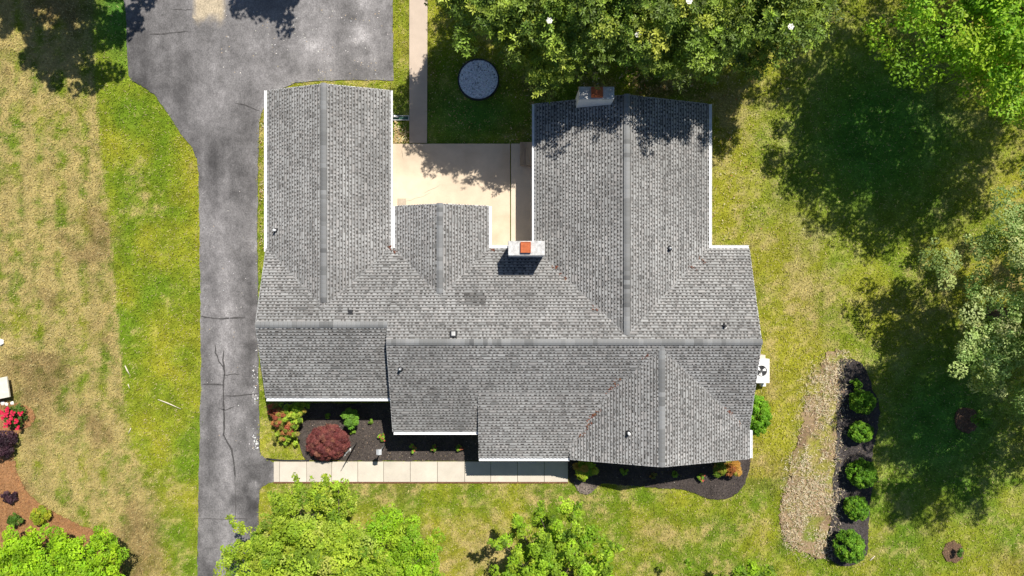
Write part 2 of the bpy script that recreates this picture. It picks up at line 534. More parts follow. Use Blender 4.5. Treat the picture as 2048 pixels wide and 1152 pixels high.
# front sidewalk: every slab by itself
side = empty('sidewalk', (*g(548, 943)[:2], 0)); tag(side, kind='structure')
cuts = [548, 560, 614, 664, 716, 767.5, 821, 875, 929.6, 981.6, 1035, 1088.5, 1136]
for i in range(len(cuts) - 1):
    p = rect(cuts[i] + .45, 923, cuts[i + 1] - .45, 963)
    base = np.array([.52, .465, .385]) * R.uniform(.93, 1.06)
    o = sheet('slab', p, .06 + R.uniform(-.004, .004), M['concrete'], conc(base, 230 + i, .22), .25, kind=None)
    o.parent = side; o.matrix_parent_inverse = Matrix.Translation(-Vector(side.location))
ed = MB(); p0 = g(548, 964); p1 = g(1136, 963)
ed.box(p0[0], p1[0], p0[1] - .05, p0[1] - .008, -.05, .045)
o = ed.build('brick_edging', surf('brick_edging', (.2, .09, .055), .9, .15, n1=(8, .3)), side); o.matrix_parent_inverse = Matrix.Translation(-Vector(side.location))

# ------------------------------------------------------------------ planting beds
def flat(base, seed, amp=.5):
    base = np.array(base)
    def fn(x, y):
        n = fbm(x, y, .5, seed, 4); m = fbm(x, y, 1.8, seed + 3)
        return base * (1 + (n - .5) * amp * 1.6 + (m - .5) * amp)[:, None]
    return fn


def bedcol_right(x, y):
    c = flat((.066, .054, .049), 311)(x, y)
    u = x / S + 1024; v = 576 - y / S
    return mixc(c, np.array([.22, .18, .15]), np.clip(1.2 * blob(u, v, 1165, 980, 26, 16), 0, 1))


def straw_col(x, y):
    c = flat((.29, .205, .12), 341, .4)(x, y)
    c = mixc(c, np.array([.19, .125, .075]), sstep(.5, .65, fbm(x, y, 1.1, 517)) * .8)
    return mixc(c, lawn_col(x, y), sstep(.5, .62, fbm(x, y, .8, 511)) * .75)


bed1 = sheet('mulch_bed', polyW['bedf'], .03, M['mulch'], flat((.078, .064, .056), 301), .3, jit=.02)
bed2 = sheet('mulch_bed', polyW['bedr'], .03, M['mulch'], bedcol_right, .3, jit=.02)
bed3 = sheet('mulch_bed', polyW['bedb'], .03, M['mulch'], flat((.07, .061, .059), 321), .3, jit=.03)
pine = sheet('pine_straw_bed', polyW['pine'], .02, M['mulch'], flat((.30, .155, .07), 331, .35), .3, jit=.03)
strw = sheet('dry_clippings_bed', polyW['straw'], .014, M['mulch'], straw_col, .2, jit=.09)


def ring_poly(cu, cv, ru, rv, n=22, j=.12):
    return [g(cu + ru * math.cos(2 * math.pi * k / n) * random.uniform(1 - j, 1 + j), cv + rv * math.sin(2 * math.pi * k / n) * random.uniform(1 - j, 1 + j))[:2] for k in range(n)]


polyW['ring1'] = ring_poly(1906, 1104, 20, 21)
polyW['ring2'] = ring_poly(1934, 840, 24, 26)
sheet('planting_ring', polyW['ring1'], .02, M['mulch'], flat((.17, .105, .065), 351), .2, jit=.03)
sheet('planting_ring', polyW['ring2'], .02, M['mulch'], flat((.15, .085, .055), 361), .2, jit=.03)
polyW['circ'] = [g(CIRC[0] + 41 * math.cos(a), CIRC[1] + 41 * math.sin(a))[:2] for a in np.linspace(0, 2 * math.pi, 40, endpoint=False)]

# ------------------------------------------------------------------ scattering
def bounds(poly):
    a = np.array(poly); return a[:, 0].min(), a[:, 0].max(), a[:, 1].min(), a[:, 1].max()


def scatter_pts(poly, n, soft=.02, thin=0):
    x0, x1, y0, y1 = bounds(poly)
    area = (x1 - x0) * (y1 - y0); xs = []; ys = []
    k = 0
    while k < n:
        x = R.uniform(x0, x1, n); y = R.uniform(y0, y1, n); m = inpoly(x + R.normal(0, soft, n), y + R.normal(0, soft, n), poly)
        if thin: m &= R.random(n) < np.clip((fbm(x, y, thin, 613) - .36) * 3.6, .06, 1)
        xs.append(x[m]); ys.append(y[m]); k += m.sum()
    return np.concatenate(xs)[:n], np.concatenate(ys)[:n]


def flakes(x, y, z, ln, wd, cols, tilt=.35, lift=.02):
    """small flat pieces lying about: V, F, C (quads)"""
    n = len(x); a = R.uniform(0, 2 * math.pi, n)
    l = R.uniform(*ln, n); w_ = R.uniform(*wd, n)
    t = np.stack([np.cos(a), np.sin(a), R.normal(0, tilt, n)], 1); t /= np.linalg.norm(t, axis=1)[:, None]
    b = np.stack([-np.sin(a), np.cos(a), R.normal(0, tilt, n)], 1); b /= np.linalg.norm(b, axis=1)[:, None]
    p = np.stack([x, y, np.full(n, z) if np.isscalar(z) else z], 1); p[:, 2] += R.uniform(.2, 1, n) * lift
    t *= (l / 2)[:, None]; b *= (w_ / 2)[:, None]
    V = np.stack([p - t, p + b * 1.0, p + t, p - b], 1).reshape(-1, 3)
    F = np.arange(4 * n).reshape(n, 4)
    C = np.repeat(cols, 4, axis=0)
    return V, F, C


def palette(n, cols, wts, jit=.2):
    cols = np.array(cols); i = R.choice(len(cols), n, p=np.array(wts) / sum(wts))
    return cols[i] * R.uniform(1 - jit, 1 + jit, (n, 1)) * R.uniform(.94, 1.06, (n, 3))


def scatter_obj(name, polys, mat, label, cat, soft=.02, thin=0):
    Vs = []; Fs = []; Cs = []; b = 0
    for poly, n, z, ln, wd, cols, wts, tilt, lift in polys:
        x, y = scatter_pts(poly, n, soft, thin)
        V, F, C = flakes(x, y, z, ln, wd, palette(n, cols, wts), tilt, lift)
        Vs.append(V); Fs.append(F + b); Cs.append(C); b += len(V)
    o = link(name, np_mesh(name, np.concatenate(Vs), np.concatenate(Fs), np.concatenate(Cs)), mat)
    tag(o, label, cat, kind='stuff'); return o


MUL = [(.055, .045, .04), (.10, .08, .066), (.03, .026, .025), (.3, .22, .14), (.45, .40, .33)]
scatter_obj('mulch_chips', [(polyW['bedf'], 9000, .03, (.03, .09), (.012, .03), MUL, (5, 4, 4, .5, .16), .4, .03)], M['chip'], 'dark bark mulch chips in the bed beside the front walk', 'mulch')
scatter_obj('mulch_chips', [(polyW['bedr'], 6000, .03, (.03, .09), (.012, .03), MUL, (5, 4, 4, .3, .1), .4, .03)], M['chip'], 'dark bark mulch chips in the curved bed below the right gable', 'mulch')
scatter_obj('mulch_chips', [(polyW['bedb'], 8000, .03, (.03, .09), (.012, .03), MUL, (5, 4, 4, .3, .12), .4, .03)], M['chip'], 'dark bark mulch chips under the row of clipped round shrubs', 'mulch')
STR = [(.62, .51, .34), (.5, .39, .23), (.70, .61, .44), (.33, .22, .12), (.16, .19, .05)]
scatter_obj('dry_straw', [(polyW['straw'], 6000, .02, (.08, .26), (.01, .03), STR, (5, 4, 3, 2, 2.2), .25, .10)], M['straw'], 'pale dry straw clippings beside the row of round shrubs', 'straw', soft=.3, thin=.7)
PST = [(.42, .2, .08), (.33, .16, .06), (.55, .30, .13), (.22, .11, .05)]
scatter_obj('pine_straw', [(polyW['pine'], 14000, .02, (.08, .2), (.008, .02), PST, (4, 4, 2, 2), .2, .04)], M['straw'], 'orange brown pine straw covering the bed at the left edge', 'pine straw')
DRT = [(.2, .12, .07), (.12, .07, .045), (.3, .2, .12)]
scatter_obj('bark_litter', [(polyW['ring1'], 500, .02, (.03, .09), (.01, .03), DRT, (4, 3, 1), .3, .03), (polyW['ring2'], 600, .02, (.03, .09), (.01, .03), DRT, (4, 3, 1), .3, .03)], M['chip'], 'brown bark litter in the two round planting rings on the lawn', 'bark litter')

# grass blades: one triangle each, thicker where the lawn is lush
HOUSE_FOOT = [rect(545, 190, 772, 520), rect(545, 510, 1490, 780), rect(800, 430, 970, 520), rect(1085, 230, 1400, 520), rect(800, 520, 1490, 880), rect(970, 520, 1490, 890)]


def build_grass(n=430000):
    x = R.uniform(-27.5, 27.5, n); y = R.uniform(-16.5, 16.5, n)
    jx = x + R.normal(0, .05, n); jy = y + R.normal(0, .05, n)
    keep = np.ones(n, bool)
    for k in ('drive', 'bedf', 'bedr', 'bedb', 'patio', 'strip', 'walk', 'side', 'circ', 'ring1', 'ring2', 'pine'):
        keep &= ~inpoly(jx, jy, polyW[k])
    sw = inpoly(jx, jy, polyW['straw']); keep &= ~sw | (R.random(n) < np.where(fbm(x, y, .8, 511) > .5, .85, .3))
    for p in HOUSE_FOOT: keep &= ~inpoly(x, y, p)
    x = x[keep]; y = y[keep]; n = len(x)
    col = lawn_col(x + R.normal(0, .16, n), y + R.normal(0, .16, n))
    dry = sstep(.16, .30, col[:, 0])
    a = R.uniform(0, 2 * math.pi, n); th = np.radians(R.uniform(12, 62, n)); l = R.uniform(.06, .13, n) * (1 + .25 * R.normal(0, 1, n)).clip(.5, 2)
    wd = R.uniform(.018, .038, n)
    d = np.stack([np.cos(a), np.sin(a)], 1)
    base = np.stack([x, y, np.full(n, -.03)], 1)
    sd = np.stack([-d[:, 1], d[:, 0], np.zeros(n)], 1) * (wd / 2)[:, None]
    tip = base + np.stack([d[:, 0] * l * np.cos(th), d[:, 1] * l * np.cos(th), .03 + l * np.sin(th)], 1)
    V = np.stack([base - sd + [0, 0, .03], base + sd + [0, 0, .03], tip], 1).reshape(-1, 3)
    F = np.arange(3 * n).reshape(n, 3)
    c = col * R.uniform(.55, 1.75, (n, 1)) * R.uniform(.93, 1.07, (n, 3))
    st = R.random(n) < (.09 + .12 * dry)
    c[st] = np.array([.60, .50, .24]) * R.uniform(.7, 1.1, (st.sum(), 1))
    C = np.repeat(c, 3, axis=0)
    o = link('grass', np_mesh('grass', V, F, C), M['blade'])
    tag(o, 'short patchy lawn grass, green to straw yellow, all round the house', 'grass', kind='stuff')


build_grass()

# fallen leaves and specks on lawn, asphalt and roof valleys
def litter():
    LV = [(.46, .35, .17), (.36, .23, .10), (.5, .43, .28), (.4, .15, .06)]
    jobs = [(rect(1420, 150, 1640, 480), 260, .05, (.06, .14), (.03, .06), LV, (4, 3, 3, .3), .3, .04),
            (rect(860, 120, 1060, 285), 150, .05, (.06, .14), (.03, .06), LV, (4, 3, 2, .3), .3, .04),
            (rect(1150, 130, 1420, 200), 260, .05, (.08, .18), (.04, .08), LV, (4, 4, 2, .5), .3, .05),
            (rect(788, 240, 818, 286), 210, .05, (.08, .18), (.03, .06), [(.55, .42, .2), (.45, .3, .13), (.65, .55, .33)], (4, 3, 2), .3, .06),
            (rect(520, 240, 531, 500), 160, .05, (.06, .13), (.03, .05), LV, (4, 3, 3, .3), .3, .04),
            (rect(1060, 200, 1068, 275), 40, .05, (.06, .13), (.03, .05), LV, (4, 3, 3, .3), .3, .04)]
    scatter_obj('leaf_litter', jobs, M['straw'], 'dry fallen leaves strewn over grass near the house', 'leaf litter', thin=1.2)
    SP = [(.7, .66, .6), (.55, .42, .25), (.8, .8, .78)]
    jobs = [(rect(440, 20, 780, 155), 110, .013, (.03, .09), (.02, .05), SP, (3, 3, 1), .15, .01),
            (rect(402, 380, 516, 900), 80, .013, (.02, .06), (.015, .04), SP, (3, 2, 2), .15, .01),
            (rect(505, 690, 517, 900), 60, .013, (.04, .12), (.02, .06), SP, (2, .6, 5), .15, .01)]
    scatter_obj('driveway_debris', jobs, M['straw'], 'pale specks and leaves scattered on the asphalt driveway', 'debris', thin=1.0)


litter()

# ------------------------------------------------------------------ the house
house = empty('house', (0, 0, 0))
house.scale = (1.006, 1.006, 1)
tag(house, 'sprawling one storey house with grey shingled cross gable roofs and white gutters', 'house')
SL = 0.381
MR_Y, MR_Z = -2.27, 3.933          # main ridge
LR_Y, LR_Z = -1.55, 3.659          # lower ridge on the left
BACK_Y = 1.75
X0, X1, X2 = -10.87, -5.27, 10.48  # left rake, step between the ridges, right rake
PL = []                            # roof planes: origin on ridge, along dir, down dir, slope, t0, t1, r0, r1, zr


def plane(name, along, down, ridge, zr, s, t0, t1, r1, r0=0.0):
    """ridge: coordinate of the ridge line across its run; along 'x' or 'y'"""
    PL.append(dict(name=name, along=along, down=down, ridge=ridge, zr=zr, s=s, t0=t0, t1=t1, r0=r0, r1=r1))


GX, GZ = -8.06, 3.388               # garage ridge
DX, DZ = 4.84, 3.844              # north-east wing
EX, EZ = -3.105, 3.2125              # small rear gable
CX, CZ = 6.33, 3.806               # front right gable
plane('L front', 'x', -1, LR_Y, LR_Z, SL, X0, X1 + .05, 3.30)
plane('L back', 'x', 1, LR_Y, LR_Z, SL, X0, X1, 3.30)
plane('main back', 'x', 1, MR_Y, MR_Z, SL, X1, X2, 4.02)
plane('main front', 'x', -1, MR_Y, MR_Z, SL, X1, X2, 4.08)
plane('garage W', 'y', -1, GX, GZ, (GZ - EAVE) / 2.74, -.95, 8.73, 2.74)
plane('garage E', 'y', 1, GX, GZ, (GZ - EAVE) / 2.70, -.95, 8.73, 2.70)
plane('D W', 'y', -1, DX, DZ, (DZ - EAVE) / 3.845, -2.15, 8.13, 3.845)
plane('D E', 'y', 1, DX, DZ, (DZ - EAVE) / 3.845, -2.15, 8.13, 3.845)
plane('E W', 'y', -1, EX, EZ, (EZ - EAVE) / 2.08, -.45, 3.62, 2.045)
plane('E E', 'y', 1, EX, EZ, (EZ - EAVE) / 2.08, -.45, 3.62, 2.08)
plane('C W', 'y', -1, CX, CZ, (CZ - EAVE) / 4.15, -7.54, -2.55, 3.80)
plane('C E', 'y', 1, CX, CZ, (CZ - EAVE) / 4.15, -7.54, -2.55, 4.15)
BZ = MR_Z - SL * (4.51 - 2.27)
plane('B', 'x', -1, -4.51, BZ + .012, (BZ - EAVE) / 3.0, -1.46, 4.6, 3.0)


def pz(p, x, y):
    r = (y - p['ridge'] if p['along'] == 'x' else x - p['ridge']) * p['down']
    t = x if p['along'] == 'x' else y
    ok = (t >= p['t0']) & (t <= p['t1']) & (r >= p['r0']) & (r <= p['r1'])
    return np.where(ok, p['zr'] - p['s'] * r, -1)


def roof_z(x, y):
    return np.max([pz(p, np.asarray(x, float), np.asarray(y, float)) for p in PL], axis=0)


def P(p, t, r, h=0.0):
    """point on roof plane p at distance t along, r down the run, h above"""
    nrm = 1 / math.sqrt(1 + p['s'] ** 2)
    z = p['zr'] - p['s'] * r + h * nrm
    q = p['ridge'] + p['down'] * (r + h * nrm * p['s'])
    return (t, q, z) if p['along'] == 'x' else (q, t, z)


# deck boards under the shingles, white on the edges
deck = MB(); fas = MB()
for p in PL:
    a = [P(p, p['t0'], p['r0']), P(p, p['t1'], p['r0']), P(p, p['t1'], p['r1']), P(p, p['t0'], p['r1'])]
    if p['name'] == 'B':
        b = [P(p, p['t0'], p['r0'], -.03), P(p, p['t1'], p['r0'], -.03), P(p, p['t1'], p['r1'], -.12), P(p, p['t0'], p['r1'], -.12)]
    else:
        b = [(q[0], q[1], q[2] - .12) for q in a]
    deck.add(a + b, [(0, 1, 2, 3), (7, 6, 5, 4), (0, 4, 5, 1), (1, 5, 6, 2), (2, 6, 7, 3), (3, 7, 4, 0)])
roof = deck.build('roof', M['deck'], house)
bm = bmesh.new(); bm.from_mesh(roof.data); bmesh.ops.recalc_face_normals(bm, faces=bm.faces[:]); bm.to_mesh(roof.data); bm.free()

# shingles: each tab its own little wedge
EXPO = 0.124
tabs = []       # (plane, t0, t1, r0, r1, hu, hl, colour)
for ip, p in enumerate(PL):
    run = p['r1'] - p['r0']; nc = int(run / EXPO)
    for c in range(nc + 1):
        r1 = p['r1'] + .03 - c * EXPO; r0 = r1 - EXPO + .001
        if r0 < p['r0'] - .01: r0 = p['r0']
        if r1 - r0 < .03: continue
        t = p['t0'] - .02 + R.uniform(-.1, 0)
        rowv = R.normal(0, .012)
        while t < p['t1'] + .02:
            wt = R.choice([.075, .095, .12, .18, .30], p=[.30, .36, .20, .09, .05]) * R.uniform(.85, 1.15)
            wg = R.choice([.06, .08, .11, .18], p=[.40, .40, .15, .05]) * R.uniform(.85, 1.15)
            for kind, a, b in ((0, t, t + wt), (1, t + wt, t + wt + wg), (2, t + wt, t + wt + wg)):
                a = max(a, p['t0'] - .02); b = min(b, p['t1'] + .02)
                if b - a < .02: continue
                tabs.append((ip, a, b, r0, r1, kind, rowv))
            t += wt + wg
mid = np.array([P(PL[q[0]], (q[1] + q[2]) / 2, (q[3] + q[4]) / 2) for q in tabs])
zt = roof_z(mid[:, 0], mid[:, 1])
vis = mid[:, 2] > zt - .05
weath = fbm(mid[:, 0], mid[:, 1], 2.6, 404); spot = fbm(mid[:, 0], mid[:, 1], .7, 410, 3)
order = [i for i in range(len(tabs)) if vis[i]]
singles = sorted([i for i in order if tabs[i][5] == 0], key=lambda i: mid[i, 0] ** 2 + (mid[i, 1] - .2) ** 2 - .5 * tabs[i][2] + .5 * tabs[i][1])[:300]
single = set(singles)


def tab_geo(i):
    ip, a, b, r0, r1, kind, rowv = tabs[i]; p = PL[ip]
    x, y, z = mid[i]
    f = 1 + (weath[i] - .5) * .55 + (spot[i] - .5) * .3
    u = x / (S * (H - z) / H) + 1024; v = 576 - y / (S * (H - z) / H)
    dark = .55 if (abs(u - 950) < 22 and abs(v - 597) < 9) else 1
    STEP = .030
    if kind == 0:
        val = R.choice([.285, .26, .215, .165], p=[.50, .28, .14, .08]) * R.uniform(.95, 1.05)
        colr = np.array([1.0, .99, .955]) if R.random() < .75 else np.array([1.02, .98, .935])
        hu, hl, re = .028, .030, r1 - STEP
    elif kind == 1:
        val = R.choice([.26, .225, .17], p=[.60, .28, .12]) * R.uniform(.92, 1.08); colr = np.array([1.01, .985, .95]); hu, hl, re = .021, .022, r0 + (r1 - r0) * R.uniform(.36, .48)
    else:
        val = R.choice([.05, .085, .15], p=[.6, .28, .12]) * R.uniform(.9, 1.1); colr = np.array([1.03, .98, .93]); hu, hl, re = .008, .009, r1 - STEP
        r0 = r0 + (r1 - r0) * .38
    colr = colr * (val + rowv) * f * dark
    V = [P(p, a, r0, hu), P(p, b, r0, hu), P(p, b, re, hl), P(p, a, re, hl), P(p, a, re, 0), P(p, b, re, 0)]
    return V, [(0, 1, 2, 3), (3, 2, 5, 4), (0, 3, 4), (1, 5, 2)], colr


buckets = {}
for i in order:
    V, F, c = tab_geo(i)
    if i in single:
        o = link('shingle', py_mesh('shingle', V, F, np.tile(c, (6, 1))), M['shingle'], roof)
    else:
        b = buckets.setdefault(tabs[i][0], ([], [], []))
        k = len(b[0]); b[0].extend(V); b[1].extend([tuple(k + q for q in f) for f in F]); b[2].extend([c] * 6)
for ip, (V, F, C) in buckets.items():
    o = link('shingles', py_mesh('shingles', V, F, np.array(C)), M['shingle'], roof); o['kind'] = 'stuff'

# ridge caps, one folded shingle each
CAPC = [(.20, .20, .196), (.24, .24, .235), (.175, .175, .17), (.15, .15, .146), (.22, .222, .218), (.12, .12, .118)]


def ridge(along, pos, z, s, t0, t1, step=.19, hw=.13):
    n = int((t1 - t0) / step); step = (t1 - t0) / n
    meshes = {}
    dv = 1
    last = 0
    for k in range(n):
        cidx = R.choice([0, 1, 2, 3, 4, 5], p=[.25, .19, .2, .13, .19, .04]) if R.random() < .55 else last
        last = cidx if cidx != 5 else 0
        if cidx not in meshes:
            L_ = step * 1.12; ha, hb = .046, .084; dz = s * hw; th = .03
            V = [(0, -hw, ha - dz), (0, -.03, ha), (0, .03, ha), (0, hw, ha - dz), (L_, -hw, hb - dz), (L_, -.03, hb), (L_, .03, hb), (L_, hw, hb - dz)]
            V += [(q[0], q[1], q[2] - th) for q in V]
            F = [(0, 4, 5, 1), (1, 5, 6, 2), (2, 6, 7, 3), (4, 12, 13, 5), (5, 13, 14, 6), (6, 14, 15, 7), (0, 8, 12, 4), (3, 7, 15, 11), (1, 9, 8, 0), (2, 10, 9, 1), (3, 11, 10, 2)]
            if along == 'y': V = [(-q[1], q[0], q[2]) for q in V]
            F = [tuple(reversed(f)) for f in F]
            meshes[cidx] = py_mesh('ridge_cap', V, F, np.array(CAPC[cidx]))
            meshes[cidx].materials.append(M['cap'])
        o = bpy.data.objects.new('ridge_cap', meshes[cidx]); COL.objects.link(o); o.parent = roof
        o.location = (t0 + k * step, pos, z) if along == 'x' else (pos, t0 + k * step, z)


ridge('x', LR_Y, LR_Z, SL, X0, X1 - .02)
ridge('x', MR_Y, MR_Z, SL, X1, X2)
ridge('y', GX, GZ, .36, -.62, 8.74)
ridge('y', DX, DZ, .375, -1.98, 8.14)
ridge('y', EX, EZ, .39, -.22, 3.63)
ridge('y', CX, CZ, .34, -7.55, -2.45)

# walls below the eaves
wl = MB(); OV = .38


def wallbox(x0, x1, y0, y1, z1=2.3):
    wl.box(x0, x1, y0, y1, -.05, z1)


wallbox(-10.83 + OV, -5.39 - OV, 1.0, 8.73 - OV)
wallbox(X0 + OV, X1, -4.85 + OV + .1, BACK_Y - OV - .01)
wallbox(X1 + .003, X2 - OV, -6.3 + OV, BACK_Y - OV)
wallbox(-1.2, 2.4, -7.0, -6.3 + OV + .02)
wallbox(2.403, 10.5 - OV, -7.54 + OV, -6.3 + OV + .03)
wallbox(1.02 + OV, 8.71 - OV, BACK_Y - OV - .01, 8.13 - OV)
wallbox(-5.19 + OV, -1.03 - OV, BACK_Y - OV - .01, 3.62 - OV)


def gable(along, pos, c0, c1, ridgec, z0, zr):
    """triangle wall under a gable end, 6 cm thick"""
    q = [(c0, z0), (c1, z0), (ridgec, zr)]
    V = []
    for d in (0, .06):
        for a, z in q: V.append((pos + d, a, z) if along == 'x' else (a, pos + d, z))
    wl.add(V, [(0, 1, 2), (5, 4, 3), (0, 3, 4, 1), (1, 4, 5, 2), (2, 5, 3, 0)])


gable('y', 8.73 - OV - .06, -10.83 + .2, -5.39 - .2, GX, 2.28, GZ - .13)
gable('y', 8.13 - OV - .06, 1.02 + .2, 8.71 - .2, DX, 2.28, DZ - .13)
gable('y', 3.62 - OV - .06, -5.19 + .2, -1.03 - .2, EX, 2.28, EZ - .13)
gable('y', -7.54 + OV, 2.6, 10.3, CX, 2.28, CZ - .13)
gable('x', X0 + OV, -4.6, 1.5, LR_Y, 2.28, LR_Z - .13)
gable('x', X2 - OV - .06, -6.1, 1.5, MR_Y, 2.28, MR_Z - .13)
gable('x', X1 + .03, -6.1, 1.5, MR_Y, 2.28, MR_Z - .13)
walls = wl.build('wall', M['siding'], house)
bm = bmesh.new(); bm.from_mesh(walls.data); bmesh.ops.recalc_face_normals(bm, faces=bm.faces[:]); bm.to_mesh(walls.data); bm.free()


# gutters, open troughs
def gutter(x0, y0, x1, y1, side, z=EAVE, wd=.15):
    """from (x0,y0) to (x1,y1); side = outward unit vector"""
    m = MB(); sx, sy = side; o_ = .012
    prof = [(o_, -.005), (o_, -.12), (wd - .03, -.12), (wd, -.04), (wd, .0), (wd - .02, .0), (wd - .025, -.05), (o_ + .02, -.06), (o_ + .02, -.005)]
    n = len(prof); V = []
    for (x, y) in ((x0, y0), (x1, y1)):
        for d, h in prof: V.append((x + sx * d, y + sy * d, z + h))
    F = [(k, (k + 1) % n, n + (k + 1) % n, n + k) for k in range(n)]
    F += [tuple(range(n - 1, -1, -1)), tuple(range(n, 2 * n))]
    m.add(V, F)
    ob = m.build('gutter', M['gutter'], house)
    b2 = bmesh.new(); b2.from_mesh(ob.data); bmesh.ops.recalc_face_normals(b2, faces=b2.faces[:]); b2.to_mesh(ob.data); b2.free()
    return ob


gutter(-10.83, BACK_Y - .15, -10.83, 8.74, (-1, 0), wd=.13)
gutter(-5.39, BACK_Y + .0, -5.39, 8.74, (1, 0), wd=.11)
gutter(-5.16, BACK_Y + .02, -5.16, 3.62, (-1, 0), z=EAVE + .006, wd=.09)
gutter(-1.035, BACK_Y, -1.035, 3.62, (1, 0), wd=.14)
gutter(-1.03, BACK_Y, .0, BACK_Y, (0, 1), z=EAVE + .004, wd=.14)
gutter(1.02, BACK_Y + .1, 1.02, 8.14, (-1, 0), wd=.13)
gutter(8.71, BACK_Y, 8.71, 8.14, (1, 0), wd=.13)
gutter(8.72, BACK_Y, X2, BACK_Y, (0, 1), z=EAVE + .004, wd=.14)
gutter(X0, -4.85, X1 + .02, -4.85, (0, -1), wd=.15)
gutter(X1 + .03, -6.35, -1.46, -6.35, (0, -1), z=EAVE - .02, wd=.14)
gutter(-1.46, -7.51, 2.55, -7.51, (0, -1), wd=.14)
gutter(10.51, -7.53, 10.51, -6.30, (1, 0), wd=.13)
# rake boards along the gable ends
def rake(p, t, name='rake_board'):
    m = MB(); a = P(p, t, p['r0'], -.005); b = P(p, t, p['r1'], -.005); dx = (.022 if t == p['t1'] else -.022)
    ax = (dx, 0) if p['along'] == 'x' else (0, dx)
    V = []
    for q in (a, b):
        for k in (0, 1):
            for h in (0, -.16): V.append((q[0] + ax[0] * k, q[1] + ax[1] * k, q[2] + h - .004))
    m.add(V, [(0, 2, 3, 1), (4, 5, 7, 6), (0, 4, 6, 2), (1, 3, 7, 5), (2, 6, 7, 3), (0, 1, 5, 4)])
    ob = m.build(name, M['white'], house)
    b2 = bmesh.new(); b2.from_mesh(ob.data); bmesh.ops.recalc_face_normals(b2, faces=b2.faces[:]); b2.to_mesh(ob.data); b2.free()


byname = {p['name']: p for p in PL}
for nm, e in (('garage W', 't1'), ('garage E', 't1'), ('D W', 't1'), ('D E', 't1'), ('E W', 't1'), ('E E', 't1'), ('C W', 't0'), ('C E', 't0'),
              ('L front', 't0'), ('L back', 't0'), ('main back', 't1'), ('main front', 't0'), ('main front', 't1')):
    rake(byname[nm], byname[nm][e])


# chimneys
def chimney(x0, x1, y0, y1, z0, z1, flue_u, notch=0):
    m = MB(); m.box(x0 + .02, x1 - .02, y0 + .02, y1 - .02, z0, z1 - .10)
    c = m.build('chimney', M['brick'], house, bevel=.008)
    m = MB(); m.box(x0, x1, y0, y1, z1 - .10, z1, top=(.015, .015)); m.build('chimney_cap', M['mortar'], c, bevel=.01)
    f0, f1, g0, g1 = flue_u
    m = MB(); hh = .14
    V = []; 
    for z in (z1 - .02, z1 + hh):
        V += [(f0, g0, z), (f1, g0, z), (f1, g1, z), (f0, g1, z)]
    i = .03
    V += [(f0 + i, g0 + i, z1 + hh), (f1 - i, g0 + i, z1 + hh), (f1 - i, g1 - i, z1 + hh), (f0 + i, g1 - i, z1 + hh)]
    V += [(f0 + i, g0 + i, z1 + hh - .02), (f1 - i, g0 + i, z1 + hh - .02), (f1 - i, g1 - i, z1 + hh - .02), (f0 + i, g1 - i, z1 + hh - .02)]
    F = [(0, 1, 5, 4), (1, 2, 6, 5), (2, 3, 7, 6), (3, 0, 4, 7)]
    F += [(4, 5, 9, 8), (5, 6, 10, 9), (6, 7, 11, 10), (7, 4, 8, 11), (8, 9, 13, 12), (9, 10, 14, 13), (10, 11, 15, 14), (11, 8, 12, 15), (12, 13, 14, 15)]
    m.add(V, F); m.build('flue_tile', M['terra'], c, bevel=.012)
    return c


zt1 = 4.32
a = g(1016, 482, zt1); b = g(1090, 511, zt1); fa = g(1041, 484, zt1 + .14); fb = g(1061.5, 506, zt1 + .14)
chimney(a[0], b[0], b[1] - .02, a[1], 0, zt1, (fa[0], fb[0], fb[1], fa[1]))
zt2 = 4.5
a = g(1157, 175, zt2); b = g(1228, 201, zt2); fa = g(1182, 174.5, zt2 + .14); fb = g(1205, 196, zt2 + .14)
chimney(a[0], b[0], b[1], a[1], 0, zt2, (fa[0], fb[0], fb[1], fa[1] - .03))


# roof vents
def vent_pipe(u, v, r=.045, h=.28, mat='white', plate=None, boot=True):
    x, y, _ = g(u, v, 3.3); z = float(roof_z([x], [y])[0])
    x, y, _ = g(u, v, z + .1); z = float(roof_z([x], [y])[0])
    m = MB(); m.tube([(x, y, z - .1), (x, y, z + h)], r, 12)
    o = m.build('vent_pipe', M[mat], house, True)
    m = MB(); m.tube([(x, y, z - .05), (x, y, z + .05), (x, y, z + .11)], [r * 2.2, r * 2.0, r * 1.15], 14); m.build('pipe_boot', M['black'], o, True)
    if plate:
        pl = max(PL, key=lambda p: float(pz(p, np.array(x), np.array(y))))
        m = MB(); k = plate
        V = [(x + dx, y + dy, float(pz(pl, np.array(x + dx), np.array(y + dy))) + hh) for hh in (.035, .02) for dx, dy in ((-k, -k), (k, -k), (k, k), (-k, k))]
        m.add(V, [(0, 1, 2, 3), (4, 7, 6, 5), (0, 4, 5, 1), (1, 5, 6, 2), (2, 6, 7, 3), (3, 7, 4, 0)])
        m.build('flashing', M['white'], o)


